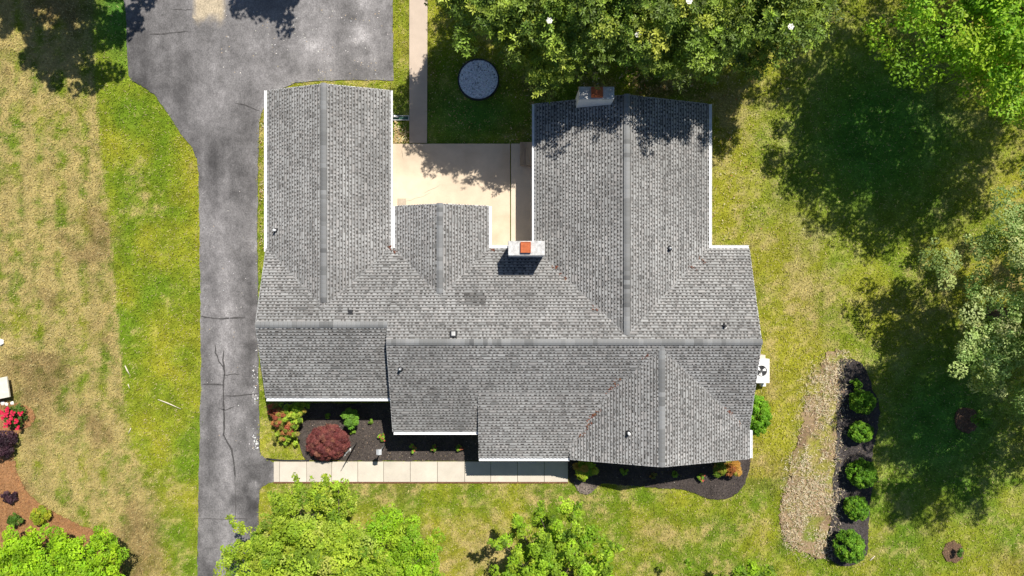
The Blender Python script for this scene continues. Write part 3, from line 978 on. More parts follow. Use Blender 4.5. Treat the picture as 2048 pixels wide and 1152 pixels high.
vent_pipe(552, 461, .05, .3, 'white')
vent_pipe(802, 737, .06, .3, 'metal')
vent_pipe(1338, 497, .06, .28, 'metal')
vent_pipe(1256, 865, .06, .28, 'white')
vent_pipe(1447, 652, .05, .22, 'black', plate=.09)
x, y, _ = g(702, 624, 3.6); z = float(roof_z([x], [y])[0])
m = MB(); m.box(x - .09, x + .09, y - .10, y + .10, z - .05, z + .10); bv = m.build('exhaust_vent', M['black'], house, bevel=.015)
m = MB(); m.box(x - .13, x - .0905, y - .13, y + .13, z - .05, z + .03); m.build('flashing', M['black'], bv)
x, y, _ = g(908, 667, 3.8); z = float(roof_z([x], [y])[0])
m = MB(); m.box(x - .14, x + .14, y - .14, y + .14, z - .05, z + .16); bv = m.build('box_vent', M['black'], house, bevel=.02)
m = MB(); m.box(x - .09, x + .09, y - .08, y + .11, z + .161, z + .19, top=(.02, .02)); m.build('vent_lid', M['mortar'], bv, bevel=.01)

# leaf litter caught in the valleys
def valley_litter():
    spots = [(1291, 713, .16, 10), (1222, 776, .22, 16), (1186, 830, .28, 26), (1178, 850, .15, 12), (1164, 868, .2, 12), (1457, 822, .16, 14), (1400, 519, .18, 14), (1384, 535, .15, 8),
             (1128, 552, .15, 8), (1192, 618, .15, 8), (785, 499, .2, 26), (984, 498, .14, 14), (1232, 764, .14, 8), (1480, 845, .12, 5), (1110, 535, .2, 7)]
    X = []; Y = []
    for u, v, r, n in spots:
        q = g(u, v, 3.0); z = float(roof_z([q[0]], [q[1]])[0]); q = g(u, v, z)
        sgn = R.normal(0, r * .55, n)
        X.append(q[0] + sgn); Y.append(q[1] + sgn * (1 if q[0] > 0 and v > 680 and u < 1323 else -1) * .8 + R.normal(0, .05, n))
    X = np.concatenate(X); Y = np.concatenate(Y); Z = roof_z(X, Y) + .03
    V, F, C = flakes(X, Y, Z, (.06, .15), (.03, .06), palette(len(X), [(.17, .05, .025), (.12, .055, .035), (.2, .10, .05)], (4, 3, 2)), .3, .03)
    o = link('roof_leaf_litter', np_mesh('leaf_litter', V, F, C), M['straw']); tag(o, 'rusty red fallen leaves caught in the roof valleys', 'leaf litter', kind='stuff')


valley_litter()

# ------------------------------------------------------------------ foliage
def leaves(clumps, n, ln, wd, cols, wts, spread=.55, up=.62, jit=.55, fold=.22, shell=.5, droop=0.0, jitc=.22):
    """clumps (k,5): x y z r rz -> V, F, C of folded leaves around each clump"""
    cl = np.asarray(clumps, float); wgt = cl[:, 3] ** 2; idx = R.choice(len(cl), n, p=wgt / wgt.sum())
    c = cl[idx]
    d = R.normal(0, 1, (n, 3)); d[:, 2] += .35; d /= np.linalg.norm(d, axis=1)[:, None]
    rr = (shell + (1 - shell) * R.random(n)) ** .5
    p = c[:, :3] + d * np.stack([c[:, 3], c[:, 3], c[:, 4]], 1) * rr[:, None]
    nrm = d * spread + np.array([0, 0, up]) + R.normal(0, jit * .6, (n, 3)); nrm /= np.linalg.norm(nrm, axis=1)[:, None]
    t = d * .6 + R.normal(0, .8, (n, 3)); t[:, 2] -= droop; t -= nrm * (t * nrm).sum(1)[:, None]; t /= np.linalg.norm(t, axis=1)[:, None]
    b = np.cross(nrm, t)
    l = R.uniform(*ln, n)[:, None]; w_ = R.uniform(*wd, n)[:, None]
    V = np.stack([p - t * l * .5, p + b * w_ * .5 + nrm * w_ * fold, p + t * l * .5, p - b * w_ * .5 + nrm * w_ * fold], 1)
    F0 = np.arange(n)[:, None] * 4
    F = np.concatenate([F0 + [0, 2, 1], F0 + [0, 3, 2]], 0)
    cv = palette(len(cl), cols, wts, jitc)[idx] * R.uniform(.8, 1.25, (n, 1))
    C = np.repeat(cv, 4, axis=0)
    return V.reshape(-1, 3), F, C


def env_clumps(ells, n, rmin, rmax, inner=.55, flat=.75, low=-.35):
    """sub-clumps through the outer part of crown ellipsoids (cx,cy,cz,rx,ry,rz,weight)"""
    e = np.array(ells, float); i = R.choice(len(e), n, p=e[:, 6] / e[:, 6].sum())
    d = R.normal(0, 1, (n, 3)); d /= np.linalg.norm(d, axis=1)[:, None]
    d[:, 2] = np.where(d[:, 2] < low, -d[:, 2] * .6, d[:, 2])
    k = R.uniform(inner, 1.0, n)[:, None]
    r = R.uniform(rmin, rmax, n)
    c = e[i, :3] + d * e[i, 3:6] * k
    return np.column_stack([c, r, r * flat])


def split(cl, k=4, spread=.95, size=.55):
    """replace round clumps by ragged groups of smaller ones"""
    out = [np.column_stack([cl[:, :3], cl[:, 3:5] * .7])]
    for _ in range(k):
        d = R.normal(0, 1, (len(cl), 3)); d /= np.linalg.norm(d, axis=1)[:, None]; d[:, 2] *= .6
        q = R.uniform(.35, 1.15, (len(cl), 1)) * size
        out.append(np.column_stack([cl[:, :3] + d * cl[:, 3:4] * spread * R.uniform(.7, 1.3, (len(cl), 1)), cl[:, 3:5] * q]))
    return np.vstack(out)


def limbs(name, base, top, targets, r0, parent, rt=.02, mat='bark', bend=.25):
    """tapered trunk and limbs as one branching wooden mesh"""
    m = MB(); base = Vector(base); top = Vector(top)
    mid_ = (base + top) / 2 + Vector((random.uniform(-.2, .2), random.uniform(-.2, .2), 0)) * min(1, r0 * 5)
    m.tube([base, base.lerp(mid_, .5), mid_, mid_.lerp(top, .5), top], [r0 * 1.25, r0, r0 * .85, r0 * .62, r0 * .3], 10)
    for q in targets:
        q = Vector(q); f = random.uniform(.35, .9)
        s = base.lerp(top, f); h = s.lerp(q, .5) + Vector((random.uniform(-1, 1), random.uniform(-1, 1), random.uniform(0, 1))) * bend * (q - s).length * .4
        ra = r0 * (1 - f * .75) * .5
        m.tube([s, s.lerp(h, .5) + Vector((0, 0, .03)), h, h.lerp(q, .5), q], [ra, ra * .8, ra * .6, ra * .4, max(rt * .5, ra * .15)], 6)
    return m.build(name, M[mat], parent, True)


def tree(name, label, base, ells, nclump, rcl, nleaf, ln, wd, cols, wts, mat='leaf', trunk_r=.18, nl=16, group=None, extra=None, cat='tree', inner=.55, low=-.35, **kw):
    t = empty(name, base); tag(t, label, cat, group)
    cl = env_clumps(ells, nclump, *rcl, inner=inner, low=low)
    if extra is not None: cl = np.vstack([cl, extra])
    V, F, C = leaves(split(cl), nleaf, ln, wd, cols, wts, **kw)
    b = np.array(base)
    o = link('crown', np_mesh('crown', V - b, F, C), M[mat], t)
    top = np.average(np.array(ells)[:, :3], axis=0, weights=np.array(ells)[:, 6]); top[2] += .3 * ells[0][5]
    ii = R.choice(len(cl), min(nl, len(cl)), replace=False)
    limbs('trunk', (0, 0, -.1), tuple(top - b), [tuple(cl[k, :3] - b) for k in ii], trunk_r, t)
    return t, cl


# two magnolias behind the house, with a few white flowers
MAGC = [(.13, .20, .028), (.19, .275, .036), (.26, .35, .042), (.38, .45, .055), (.10, .15, .024)]


def rosettes(cl, n, cols, wts, ln=(.13, .23), wd=(.05, .08)):
    """whorls of long leaves at twig ends"""
    k = 6; idx = R.choice(len(cl), n, p=cl[:, 3] ** 2 / (cl[:, 3] ** 2).sum()); c = cl[idx]
    d = R.normal(0, 1, (n, 3)); d[:, 2] += .5; d /= np.linalg.norm(d, axis=1)[:, None]
    p = c[:, :3] + d * np.stack([c[:, 3], c[:, 3], c[:, 4]], 1) * R.uniform(.6, 1, (n, 1))
    ax = d * .6 + np.array([0, 0, .6]) + R.normal(0, .25, (n, 3)); ax /= np.linalg.norm(ax, axis=1)[:, None]
    e1 = np.cross(ax, np.array([.31, .95, .1])); e1 /= np.linalg.norm(e1, axis=1)[:, None]; e2 = np.cross(ax, e1)
    ph = R.uniform(0, 6.28, n); cc = palette(len(cl), cols, wts, .2)[idx] * R.uniform(.75, 1.3, (n, 1))
    Vs = []; Cs = []
    for q in range(k):
        a = ph + q * 2 * math.pi / k + R.normal(0, .15, n)
        t = e1 * np.cos(a)[:, None] + e2 * np.sin(a)[:, None]; b = np.cross(ax, t)
        el = R.uniform(.05, .75, n)[:, None]; t = t + ax * el; t /= np.linalg.norm(t, axis=1)[:, None]
        nr = np.cross(t, b)
        l = R.uniform(*ln, n)[:, None]; w_ = R.uniform(*wd, n)[:, None]
        Vs.append(np.stack([p + t * .02, p + t * l * .55 + b * w_ * .5 + nr * .01, p + t * l, p + t * l * .55 - b * w_ * .5 + nr * .01], 1))
        Cs.append(cc * R.uniform(.85, 1.15, (n, 1)))
    V = np.concatenate(Vs); C = np.repeat(np.concatenate(Cs), 4, axis=0); m = len(V)
    F0 = np.arange(m)[:, None] * 4
    return V.reshape(-1, 3), np.concatenate([F0 + [0, 2, 1], F0 + [0, 3, 2]], 0), C


def blossom(parent, off, r=.13):
    m = MB()
    for ring, (nn, el, rr) in enumerate(((6, .25, r), (4, .8, r * .7))):
        for k in range(nn):
            a = 2 * math.pi * (k + .5 * ring) / nn; t = Vector((math.cos(a), math.sin(a), el)).normalized(); b = Vector((-math.sin(a), math.cos(a), 0)); o_ = Vector(off)
            m.add([o_, o_ + t * rr * .6 + b * rr * .42, o_ + t * rr + Vector((0, 0, .03)), o_ + t * rr * .6 - b * rr * .42], [(0, 3, 2, 1)])
    return m.build('blossom', M['petal'], parent)


def magnolia(label, base, ells, nclump, nros, flowers):
    t = empty('magnolia_tree', base); tag(t, label, 'tree', 'magnolias behind the house')
    cl = env_clumps(ells, nclump, .45, 1.0, inner=.62, flat=.8)
    V, F, C = rosettes(split(cl), nros, MAGC, (3, 4, 3, 1.5, 3)); b = np.array(base)
    link('crown', np_mesh('crown', V - b, F, C), M['magnolia'], t)
    ii = R.choice(len(cl), 26, replace=False)
    limbs('trunk', (0, 0, -.1), (0, 0, ells[0][2] + ells[0][5] * .7), [tuple(cl[k, :3] - b) for k in ii], .24, t)
    for u, v, z in flowers:
        x, y, _ = g(u, v, z); near = cl[np.argmin((cl[:, 0] - x) ** 2 + (cl[:, 1] - y) ** 2 + 0.1 * (cl[:, 2] - z) ** 2)]
        blossom(t, (near[0] - b[0], near[1] - b[1], near[2] + near[4] * .9))


magnolia('large dark glossy leaved tree beside the blue gravel circle, white flowers', (2.0, 14.0, 0), [(2.2, 13.6, 5.7, 4.2, 5.4, 3.7, 1), (-.4, 12.3, 6.6, 2.7, 2.7, 2.0, .5), (4.9, 13.8, 5.8, 2.6, 5.0, 3.7, .45)], 540, 36000,
         [(1290, 50, 9), (1114, 52, 8)])
magnolia('glossy leaved tree with white blossoms above the right rear chimney', (8.4, 13.6, 0), [(8.4, 13.6, 5.7, 4.8, 5.4, 3.7, 1)], 360, 27000,
         [(1398, 4, 9), (1632, 4, 7), (1592, 28, 8), (1610, 14, 8)])

YG = [(.17, .26, .018), (.13, .22, .016), (.21, .29, .022), (.09, .16, .014)]
MG = [(.14, .26, .022), (.19, .32, .024), (.25, .37, .026), (.09, .18, .018)]
MG2 = [(.20, .37, .022), (.28, .46, .024), (.36, .53, .03), (.13, .26, .018)]
GG = [(.29, .39, .115), (.38, .47, .16), (.21, .31, .08), (.48, .54, .22)]
tree('shade_tree', 'big bright green tree filling the top right corner', (20.8, 12.3, 0), [(20.6, 12.0, 6.3, 6.5, 6.5, 4.4, 1)], 360, (.45, 1.05), 88000, (.11, .2), (.06, .11), MG2, (3, 3, 3, 1.5), trunk_r=.3, nl=40, inner=.45, jitc=.25)
tree('shade_tree', 'tall fluffy grey green tree at the right edge of the lawn', (23.0, -1.2, 0), [(23.0, -1.0, 5.2, 5.6, 5.8, 3.6, 2.2), (22.9, -2.2, 8.6, 4.3, 4.4, 3.4, 1)], 330, (.35, .85), 150000, (.08, .15), (.045, .08), GG, (3, 3, 3, 2), trunk_r=.3, nl=40, inner=.45, jitc=.2)
tree('shade_tree', 'tree beyond the top edge shading the top left lawn', (-18.9, 18.2, 0), [(-18.9, 18.2, 7.2, 4.3, 4.4, 3.6, 1)], 100, (.35, .8), 22000, (.16, .3), (.1, .17), MG, (3, 3, 2, 3), trunk_r=.25)
tree('shade_tree', 'tree beyond the top edge shading the driveway', (-9.2, 20.2, 0), [(-9.2, 20.2, 7.2, 1.8, 3.0, 3.0, 1)], 70, (.45, 1.0), 15000, (.16, .3), (.1, .17), MG, (3, 3, 2, 3), trunk_r=.22)


def sprigs(pts):
    """upright shoots on the crown outline: (u, v, z, length px direction) -> small clumps in a row"""
    out = []
    for u, v, z, du, dv, n in pts:
        for k in range(n):
            x, y, zz = g(u + du * k / n, v + dv * k / n, z)
            out.append((x, y, zz, .24 - .13 * k / n, .18 - .08 * k / n))
    return np.array(out)


YD = [(.31, .42, .03), (.24, .35, .025), (.38, .48, .045), (.15, .24, .02), (.44, .50, .09)]
tree('front_yard_tree', 'yellow green tree below the front walk, overlapping the driveway', (-8.3, -12.2, 0), [(-8.3, -12.2, 4.1, 3.7, 4.0, 2.7, 1)], 260, (.25, .65), 92000, (.075, .14), (.045, .08), YD, (3, 3, 2.5, 2, 1), trunk_r=.16, nl=22, inner=.35,
     extra=sprigs([(600, 985, 4, -12, -42, 7), (650, 985, 4, 2, -40, 7), (560, 1000, 4, -25, -15, 5), (700, 1010, 4, 15, -22, 5), (490, 1060, 4, -40, -30, 6), (480, 1110, 4, -40, -5, 5), (640, 1010, 4, -20, -60, 8)]))
tree('front_yard_tree', 'bright lime green tree touching the yellow green one, right of it', (-5.0, -13.1, 0), [(-5.0, -13.1, 3.4, 2.5, 3.3, 2.2, 1)], 130, (.25, .6), 46000, (.07, .13), (.04, .075), [(.28, .45, .02), (.22, .38, .018), (.35, .50, .03)], (3, 3, 2), trunk_r=.12, nl=14, inner=.4,
     extra=sprigs([(760, 1040, 3.5, 8, -25, 5), (800, 1080, 3.5, 30, 0, 5)]))
tree('front_yard_tree', 'open branched light green tree at the bottom centre of the lawn', (1.9, -12.9, 0), [(1.9, -12.9, 3.6, 2.9, 3.6, 2.2, 1)], 190, (.22, .5), 46000, (.085, .15), (.055, .095), [(.27, .42, .022), (.20, .33, .02), (.35, .48, .035), (.13, .22, .015)], (3, 3, 2, 2), trunk_r=.13, nl=40, inner=.3,
     extra=sprigs([(1080, 1030, 3.5, 5, -30, 5), (1150, 1030, 3.5, 12, -25, 5), (1040, 1050, 3.5, -12, -25, 5), (1210, 1090, 3.5, 40, 10, 5), (1000, 1090, 3.5, -25, -10, 5)]))
tree('front_yard_tree', 'sparse thin leaved tree peeping over the bottom right edge', (9.3, -14.9, 0), [(9.3, -14.9, 3.2, 4.0, 3.2, 2.0, 1)], 130, (.18, .42), 17000, (.10, .17), (.06, .11), [(.27, .42, .02), (.20, .33, .02), (.13, .22, .015)], (3, 3, 2), trunk_r=.1, nl=24, inner=.5)
tree('ornamental_tree', 'bright lime green dense tree in the pine straw at bottom left', (-20.2, -12.2, 0), [(-21.2, -12.7, 1.9, 1.8, 1.8, 1.5, 1.3), (-18.9, -12.2, 1.9, 1.25, 1.6, 1.4, 1), (-22.6, -12.6, 1.7, 1.3, 1.5, 1.2, .7), (-19.2, -13.9, 1.9, 1.5, 1.6, 1.4, .9)], 150, (.28, .55), 46000, (.08, .13), (.05, .08),
     [(.29, .47, .015), (.24, .41, .015), (.35, .52, .02), (.18, .32, .012)], (3, 3, 2, 1.5), trunk_r=.09, nl=20, low=-.1)


# ------------------------------------------------------------------ shrubs
def shrub(name, label, u, v, rad, ht, n, ln, wd, cols, wts, mat='leaf', group=None, ry=None, ncl=None, rcl=None, cat='shrub', zc=None, lumpy=.5, **kw):
    zt = ht * .6
    x, y, _ = g(u, v, zt)
    t = empty(name, (x, y, 0)); tag(t, label, cat, group)
    ry = ry or rad; zc = zc if zc is not None else ht * .5
    ncl = ncl or 26; rcl = rcl or (rad * .18, rad * .32)
    cl = env_clumps([(0, 0, zc, rad - rcl[0], ry - rcl[0], ht - zc - rcl[0] * .5, 1)], ncl, *rcl, inner=lumpy, low=-.6)
    V, F, C = leaves(cl, n, ln, wd, cols, wts, **kw)
    V[:, 2] = np.maximum(V[:, 2], .035)
    link('foliage', np_mesh('foliage', V, F, C), M[mat], t)
    ii = R.choice(len(cl), min(9, len(cl)), replace=False)
    m = MB()
    for k in ii:
        q = Vector(cl[k, :3]); m.tube([(random.uniform(-.04, .04), random.uniform(-.04, .04), -.05), tuple(q * .55 + Vector((0, 0, .03))), tuple(q)], [.02, .014, .006], 5)
    m.build('stem', M['bark'], t, True)
    return t, cl


BX = [(.12, .27, .014), (.16, .33, .018), (.085, .20, .012), (.21, .38, .025)]
grp = 'round clipped shrubs in the right bed'
for u, v, r_, lab in ((1727, 805, .63, 'large clipped round green shrub second from the top of the right bed'), (1723, 865, .56, 'smaller clipped round green shrub, third from the top of the right bed'),
                      (1727, 948, .70, 'clipped round green shrub in the middle of the right bed, leaning onto the lawn edge'), (1715, 1017, .58, 'clipped round green shrub, last but one in the right bed'),
                      (1701, 1095, .74, 'largest clipped round green shrub at the bottom end of the right bed')):
    shrub('round_shrub', lab, u, v, r_, r_ * 1.75, 7500, (.06, .10), (.035, .06), BX, (3, 3, 2.5, 2), group=grp, ncl=190, rcl=(r_ * .10, r_ * .20), lumpy=.84, shell=.2, jitc=.14, ry=r_ * R.uniform(.9, 1.08))
shrub('round_shrub', 'little leafy green shrub at the shaded top end of the right bed', 1713, 771, .36, .55, 1000, (.08, .13), (.05, .08), BX, (3, 3, 2, 2), ncl=14, group=grp)
shrub('evergreen_shrub', 'rounded bright green shrub against the right wall below the air conditioner', 1513, 829, .70, 1.6, 7000, (.07, .12), (.035, .06), [(.16, .35, .015), (.21, .41, .02), (.11, .25, .012)], (3, 3, 2), ncl=200, rcl=(.08, .13), ry=1.05, lumpy=.75)
# red cut leaf maple
t, _c = shrub('red_maple', 'low domed dark red cut leaf maple beside the front walk', 651, 888, 1.03, 1.25, 21000, (.12, .22), (.014, .03), [(.18, .05, .045), (.23, .07, .058), (.13, .036, .034), (.28, .11, .075)], (4, 3, 3, 1.2), mat='redleaf', ncl=380, rcl=(.09, .16), ry=.85, cat='maple', lumpy=.85, droop=.5, shell=.2, jitc=.12, zc=.3)
# nandinas
NR = [(.40, .11, .06), (.45, .21, .07), (.25, .27, .04), (.36, .30, .06)]
NY = [(.29, .42, .035), (.38, .48, .05), (.19, .31, .03), (.45, .36, .06)]
t = empty('nandina_shrub', (*g(574, 838, .7)[:2], 0)); tag(t, 'tall nandina at the left end of the front bed, red and lime green', 'shrub')
bx, by = g(574, 838, .7)[:2]
for nm, pts, cols, wts in (('red_foliage', [(552, 822, .8, .28), (572, 838, .9, .26), (568, 828, .95, .26), (560, 835, .95, .28), (566, 850, .8, .3), (550, 832, .6, .22), (575, 860, .7, .25), (582, 850, .9, .25), (560, 862, .55, .22)], NR, (4, 3, 2, 2)),
                           ('green_foliage', [(598, 820, 1.0, .3), (582, 838, .95, .26), (585, 822, 1.0, .28), (590, 832, 1.05, .28), (604, 812, .9, .25), (575, 815, .9, .3), (592, 845, .85, .24), (578, 868, .6, .25), (570, 874, .45, .22)], NY, (4, 4, 3, .6))):
    cl = np.array([(*(np.array(g(u, v, z)[:2]) - [bx, by]), z, r_, r_ * .8) for u, v, z, r_ in pts])
    sub = np.vstack([np.column_stack([cl[:, :3] + R.normal(0, .17, (len(cl), 3)), np.full((len(cl), 2), .10)]) for _ in range(14)])
    V, F, C = leaves(sub, 5200, (.10, .19), (.022, .045), cols, wts)
    o = link('foliage', np_mesh('foliage', V, F, C), M['leaf'], t); o['label'] = 'brick red nandina leaves' if nm[0] == 'r' else 'lime green nandina leaves'
m = MB()
for k in range(9):
    a = k * .7; m.tube([(.05 * math.cos(a), .05 * math.sin(a), -.05), (.25 * math.cos(a), .25 * math.sin(a), .5), (.4 * math.cos(a), .4 * math.sin(a), .85)], [.014, .011, .006], 5)
m.build('stem', M['bark'], t)
GS = [(.15, .30, .03), (.22, .37, .04), (.10, .20, .025)]
shrub('leafy_shrub', 'upright leafy green shrub in the middle of the front bed', 702, 836, .52, 1.1, 1500, (.10, .17), (.06, .10), GS, (3, 3, 2), ncl=16, rcl=(.12, .2), lumpy=.4)
SM = [(.19, .33, .03), (.26, .40, .04), (.14, .24, .025)]
for u, v, r_, lab in ((655, 832, .15, 'tiny lime green plant left of the upright leafy shrub'), (703, 862, .2, 'small lime green plant just below the upright leafy shrub'),
                      (741, 843, .14, 'tiny lime green plant right of the upright leafy shrub')):
    shrub('small_plant', lab, u, v, r_, .32, 260, (.07, .12), (.04, .06), SM, (3, 3, 2), ncl=8, cat='plant', group='small plants in the front bed')


def azalea(label, u, v, r_, ht=.42, nb=4, cols=SM, side=1):
    t, cl = shrub('azalea', label, u, v, r_, ht, 420, (.06, .10), (.03, .05), cols, (3, 3, 2), ncl=10, cat='azalea', group='small azaleas in the beds')
    for k in range(nb):
        q = cl[R.integers(len(cl))]; m = MB(); c0 = Vector((q[0] + side * .05, q[1], q[2] + q[4]))
        for j in range(5):
            a = j * 1.2566 + k; tt = Vector((math.cos(a), math.sin(a), .3)); b = Vector((-math.sin(a), math.cos(a), 0))
            m.add([c0, c0 + tt * .025 + b * .022, c0 + tt * .05, c0 + tt * .025 - b * .022], [(0, 3, 2, 1)])
        m.build('blossom', surf('coral_petal', (.5, .06, .04), .6, .25, n1=(10, .2)) if k == 0 and 'coral' not in M else M.get('coral', M['redpetal']), t)
    return t


M['coral'] = surf('coral_petal', (.34, .07, .045), .6, .25, n1=(10, .2))
azalea('small azalea with red tips above the birdhouse', 763, 875, .24, nb=7)
azalea('leftmost of three small azaleas beside the straight front walk', 824, 897, .27, nb=6)
azalea('middle one of three small azaleas beside the straight front walk', 868, 896, .2, nb=5)
azalea('rightmost of three small azaleas beside the straight front walk', 918, 897, .22, nb=6)
azalea('small red and green azalea in the sun of the right bed', 1402, 955, .24, nb=8)
for u, v, lab in ((1248, 943, 'small plant in gable shade, nearest the bushy nandina'), (1306, 950, 'middle small plant in the shade below the right gable'), (1351, 950, 'small plant in gable shade, nearest the sunlit mulch')):
    shrub('small_plant', lab, u, v, .2, .35, 260, (.07, .12), (.04, .06), SM if u != 1306 else [(.3, .16, .04), (.2, .2, .04)], (3, 3, 2) if u != 1306 else (1, 1), ncl=8, cat='plant', group='small plants shaded by the gable')
shrub('nandina_shrub', 'lime green and gold nandina at the end of the front walk', 1171, 940, .64, 1.25, 3800, (.12, .2), (.025, .05), [(.30, .43, .025), (.40, .48, .04), (.20, .33, .025), (.46, .32, .07)], (3, 3, 3, 1.4), ncl=34, rcl=(.14, .22), ry=.6)
t, _c = shrub('nandina_shrub', 'orange gold nandina at the tip of the right bed', 1466, 937, .42, 1.0, 2800, (.11, .18), (.022, .045), [(.42, .22, .04), (.46, .28, .06), (.36, .13, .04), (.3, .3, .04)], (3, 3, 2, 1.2), ncl=28, rcl=(.12, .2))
shrub('nandina_shrub', 'green and gold nandina left of the orange gold one, half shaded', 1441, 938, .40, .9, 1800, (.11, .18), (.022, .045), [(.16, .27, .02), (.26, .3, .03), (.36, .24, .05)], (3, 2, 1.4), ncl=20, rcl=(.12, .2))
# left edge bed
t, cl = shrub('azalea', 'flowering crimson azalea on the pine straw at the left edge', 28, 832, .62, .7, 1500, (.07, .11), (.035, .05), [(.05, .11, .015), (.08, .15, .02)], (1, 1), ncl=30, cat='azalea')
for k in range(11):
    a = k * 2.4; rr = .12 + .045 * k; q = Vector((math.cos(a) * rr, math.sin(a) * rr, .72 - .25 * (rr / .6) ** 2 + .02))
    m = MB()
    for i in range(7):
        oo = q + Vector((random.uniform(-.09, .09), random.uniform(-.09, .09), random.uniform(0, .05)))
        for j in range(5):
            b_ = j * 1.2566 + i; tt = Vector((math.cos(b_), math.sin(b_), .35)); bb = Vector((-math.sin(b_), math.cos(b_), 0))
            m.add([oo, oo + tt * .035 + bb * .03, oo + tt * .065, oo + tt * .035 - bb * .03], [(0, 3, 2, 1)])
    m.build('blossom', M['redpetal'], t)
PU = [(.045, .02, .03), (.07, .03, .042), (.03, .015, .022), (.10, .05, .06)]
shrub('purple_shrub', 'large dark purple leaved shrub below the crimson azalea', 4, 886, .62, .9, 3600, (.07, .13), (.04, .06), PU, (3, 3, 2, 1), mat='redleaf', ncl=36, ry=.85, rcl=(.12, .22))
shrub('purple_shrub', 'small spiky dark purple shrub alone on the pine straw', 17, 997, .36, .5, 900, (.10, .18), (.04, .06), PU, (3, 3, 2, 1), mat='redleaf', ncl=14)
shrub('leafy_shrub', 'small dark green shrub at the left edge beside a golden one', 27, 1040, .42, .6, 1800, (.06, .10), (.03, .05), [(.07, .15, .015), (.11, .20, .02), (.3, .26, .08)], (4, 3, 1), ncl=24)
shrub('golden_shrub', 'round golden yellow shrub on the pine straw above the lime green tree', 80, 1032, .48, .75, 3000, (.05, .09), (.03, .05), [(.34, .36, .02), (.26, .33, .02), (.42, .42, .04)], (3, 3, 2), ncl=40, rcl=(.08, .14), lumpy=.75)


# saplings in the planting rings
def sapling(label, u, v, pts, n):
    x, y, _ = g(u, v); t = empty('sapling', (x, y, 0)); tag(t, label, 'sapling')
    cl = np.array([(*(np.array(g(a, b, z)[:2]) - [x, y]), z, r_, r_ * .7) for a, b, z, r_ in pts])
    V, F, C = leaves(cl, n, (.09, .15), (.05, .08), [(.08, .19, .02), (.11, .24, .025), (.06, .13, .015)], (3, 3, 2))
    link('crown', np_mesh('crown', V, F, C), M['leaf'], t)
    m = MB(); q = cl[len(cl) // 2, :3]; m.tube([(0, 0, -.05), tuple(q * .6), tuple(cl[-1, :3])], [.02, .014, .006], 6); m.build('trunk', M['bark'], t, True)


sapling('young sapling with thin green crown in the shaded planting ring', 1936, 842, [(1952, 838, .8, .22), (1962, 842, 1.1, .3), (1972, 848, 1.4, .25), (1978, 842, 1.6, .15), (1966, 852, 1.2, .18)], 420)
sapling('tiny sapling in the sunny planting ring at bottom right', 1914, 1105, [(1920, 1104, .35, .12), (1922, 1100, .45, .1), (1919, 1110, .4, .1)], 110)

# ------------------------------------------------------------------ gravel circle
gc = empty('gravel_circle', g(CIRC[0], CIRC[1])); tag(gc, 'round pit of pale grey gravel with dark rim on the shaded lawn', 'gravel pit')
rad = CIRC[2] * S; m = MB(); n = 48; V = []
for k in range(n):
    a = 2 * math.pi * k / n; c_, s_ = math.cos(a), math.sin(a)
    for r_, z in ((rad + .06, -.05), (rad + .06, .12), (rad, .13), (rad - .01, .0)): V.append((r_ * c_, r_ * s_, z))
F = []
for k in range(n):
    for j in range(3):
        F.append((4 * k + j, 4 * ((k + 1) % n) + j, 4 * ((k + 1) % n) + j + 1, 4 * k + j + 1))
m.add(V, F); m.build('rim', M['black'], gc)
m = MB(); m.add([(rad * math.cos(2 * math.pi * k / n), rad * math.sin(2 * math.pi * k / n), .08) for k in range(n)], [tuple(range(n))])
m.col = (.2, .2, .22); m.build('gravel_base', surf('gravel_base', (.62, .65, .7), .9, .2, n1=(30, .4), bump=(30, .8, .03)), gc)


def stones(n, rad, rng, cols, wts, z=.085):
    a = R.uniform(0, 6.283, n); r_ = rad * np.sqrt(R.random(n)); s = R.uniform(*rng, n)
    base = np.array([(1, 0, 0), (0, 1, 0), (-1, 0, 0), (0, -1, 0), (0, 0, .7), (0, 0, -.7)])
    V = base[None] * s[:, None, None] * R.uniform(.7, 1.2, (n, 6, 1))
    an = R.uniform(0, 6.28, n); c_, s_ = np.cos(an), np.sin(an)
    x = V[:, :, 0] * c_[:, None] - V[:, :, 1] * s_[:, None]; y = V[:, :, 0] * s_[:, None] + V[:, :, 1] * c_[:, None]
    V = np.stack([x + (r_ * np.cos(a))[:, None], y + (r_ * np.sin(a))[:, None], V[:, :, 2] + z + R.uniform(0, .015, n)[:, None]], -1).reshape(-1, 3)
    f = np.array([(0, 1, 4), (1, 2, 4), (2, 3, 4), (3, 0, 4)])
    F = (np.arange(n)[:, None, None] * 6 + f[None]).reshape(-1, 3)
    return V, F, np.repeat(palette(n, cols, wts, .25), 6, axis=0)


V, F, C = stones(3600, rad * .98, (.02, .042), [(.76, .79, .85), (.84, .86, .9), (.6, .63, .68), (.08, .08, .09), (.85, .84, .82)], (5, 4, 2.5, .5, .6))
o = link('gravel', np_mesh('gravel', V, F, C), M['stone'], gc); o['kind'] = 'stuff'

# ------------------------------------------------------------------ things near the house
# air conditioner
ax0, ay0, _ = g(1504, 766, .8); ax1, ay1, _ = g(1539, 718, .8)
ac = empty('air_conditioner', ((ax0 + ax1) / 2, (ay0 + ay1) / 2, 0)); tag(ac, 'white outdoor air conditioner with round fan against the right wall', 'air conditioner')
wx, wy = (ax1 - ax0) / 2, (ay1 - ay0) / 2
fx, fy = g(1523, 742, .8)[0] - ac.location.x, g(1523, 742, .8)[1] - ac.location.y; fr = .26
m = MB(); n = 32
m.box(-wx, wx, -wy, wy, .08, .74); m.build('cabinet', M['acwhite'], ac, bevel=.02)
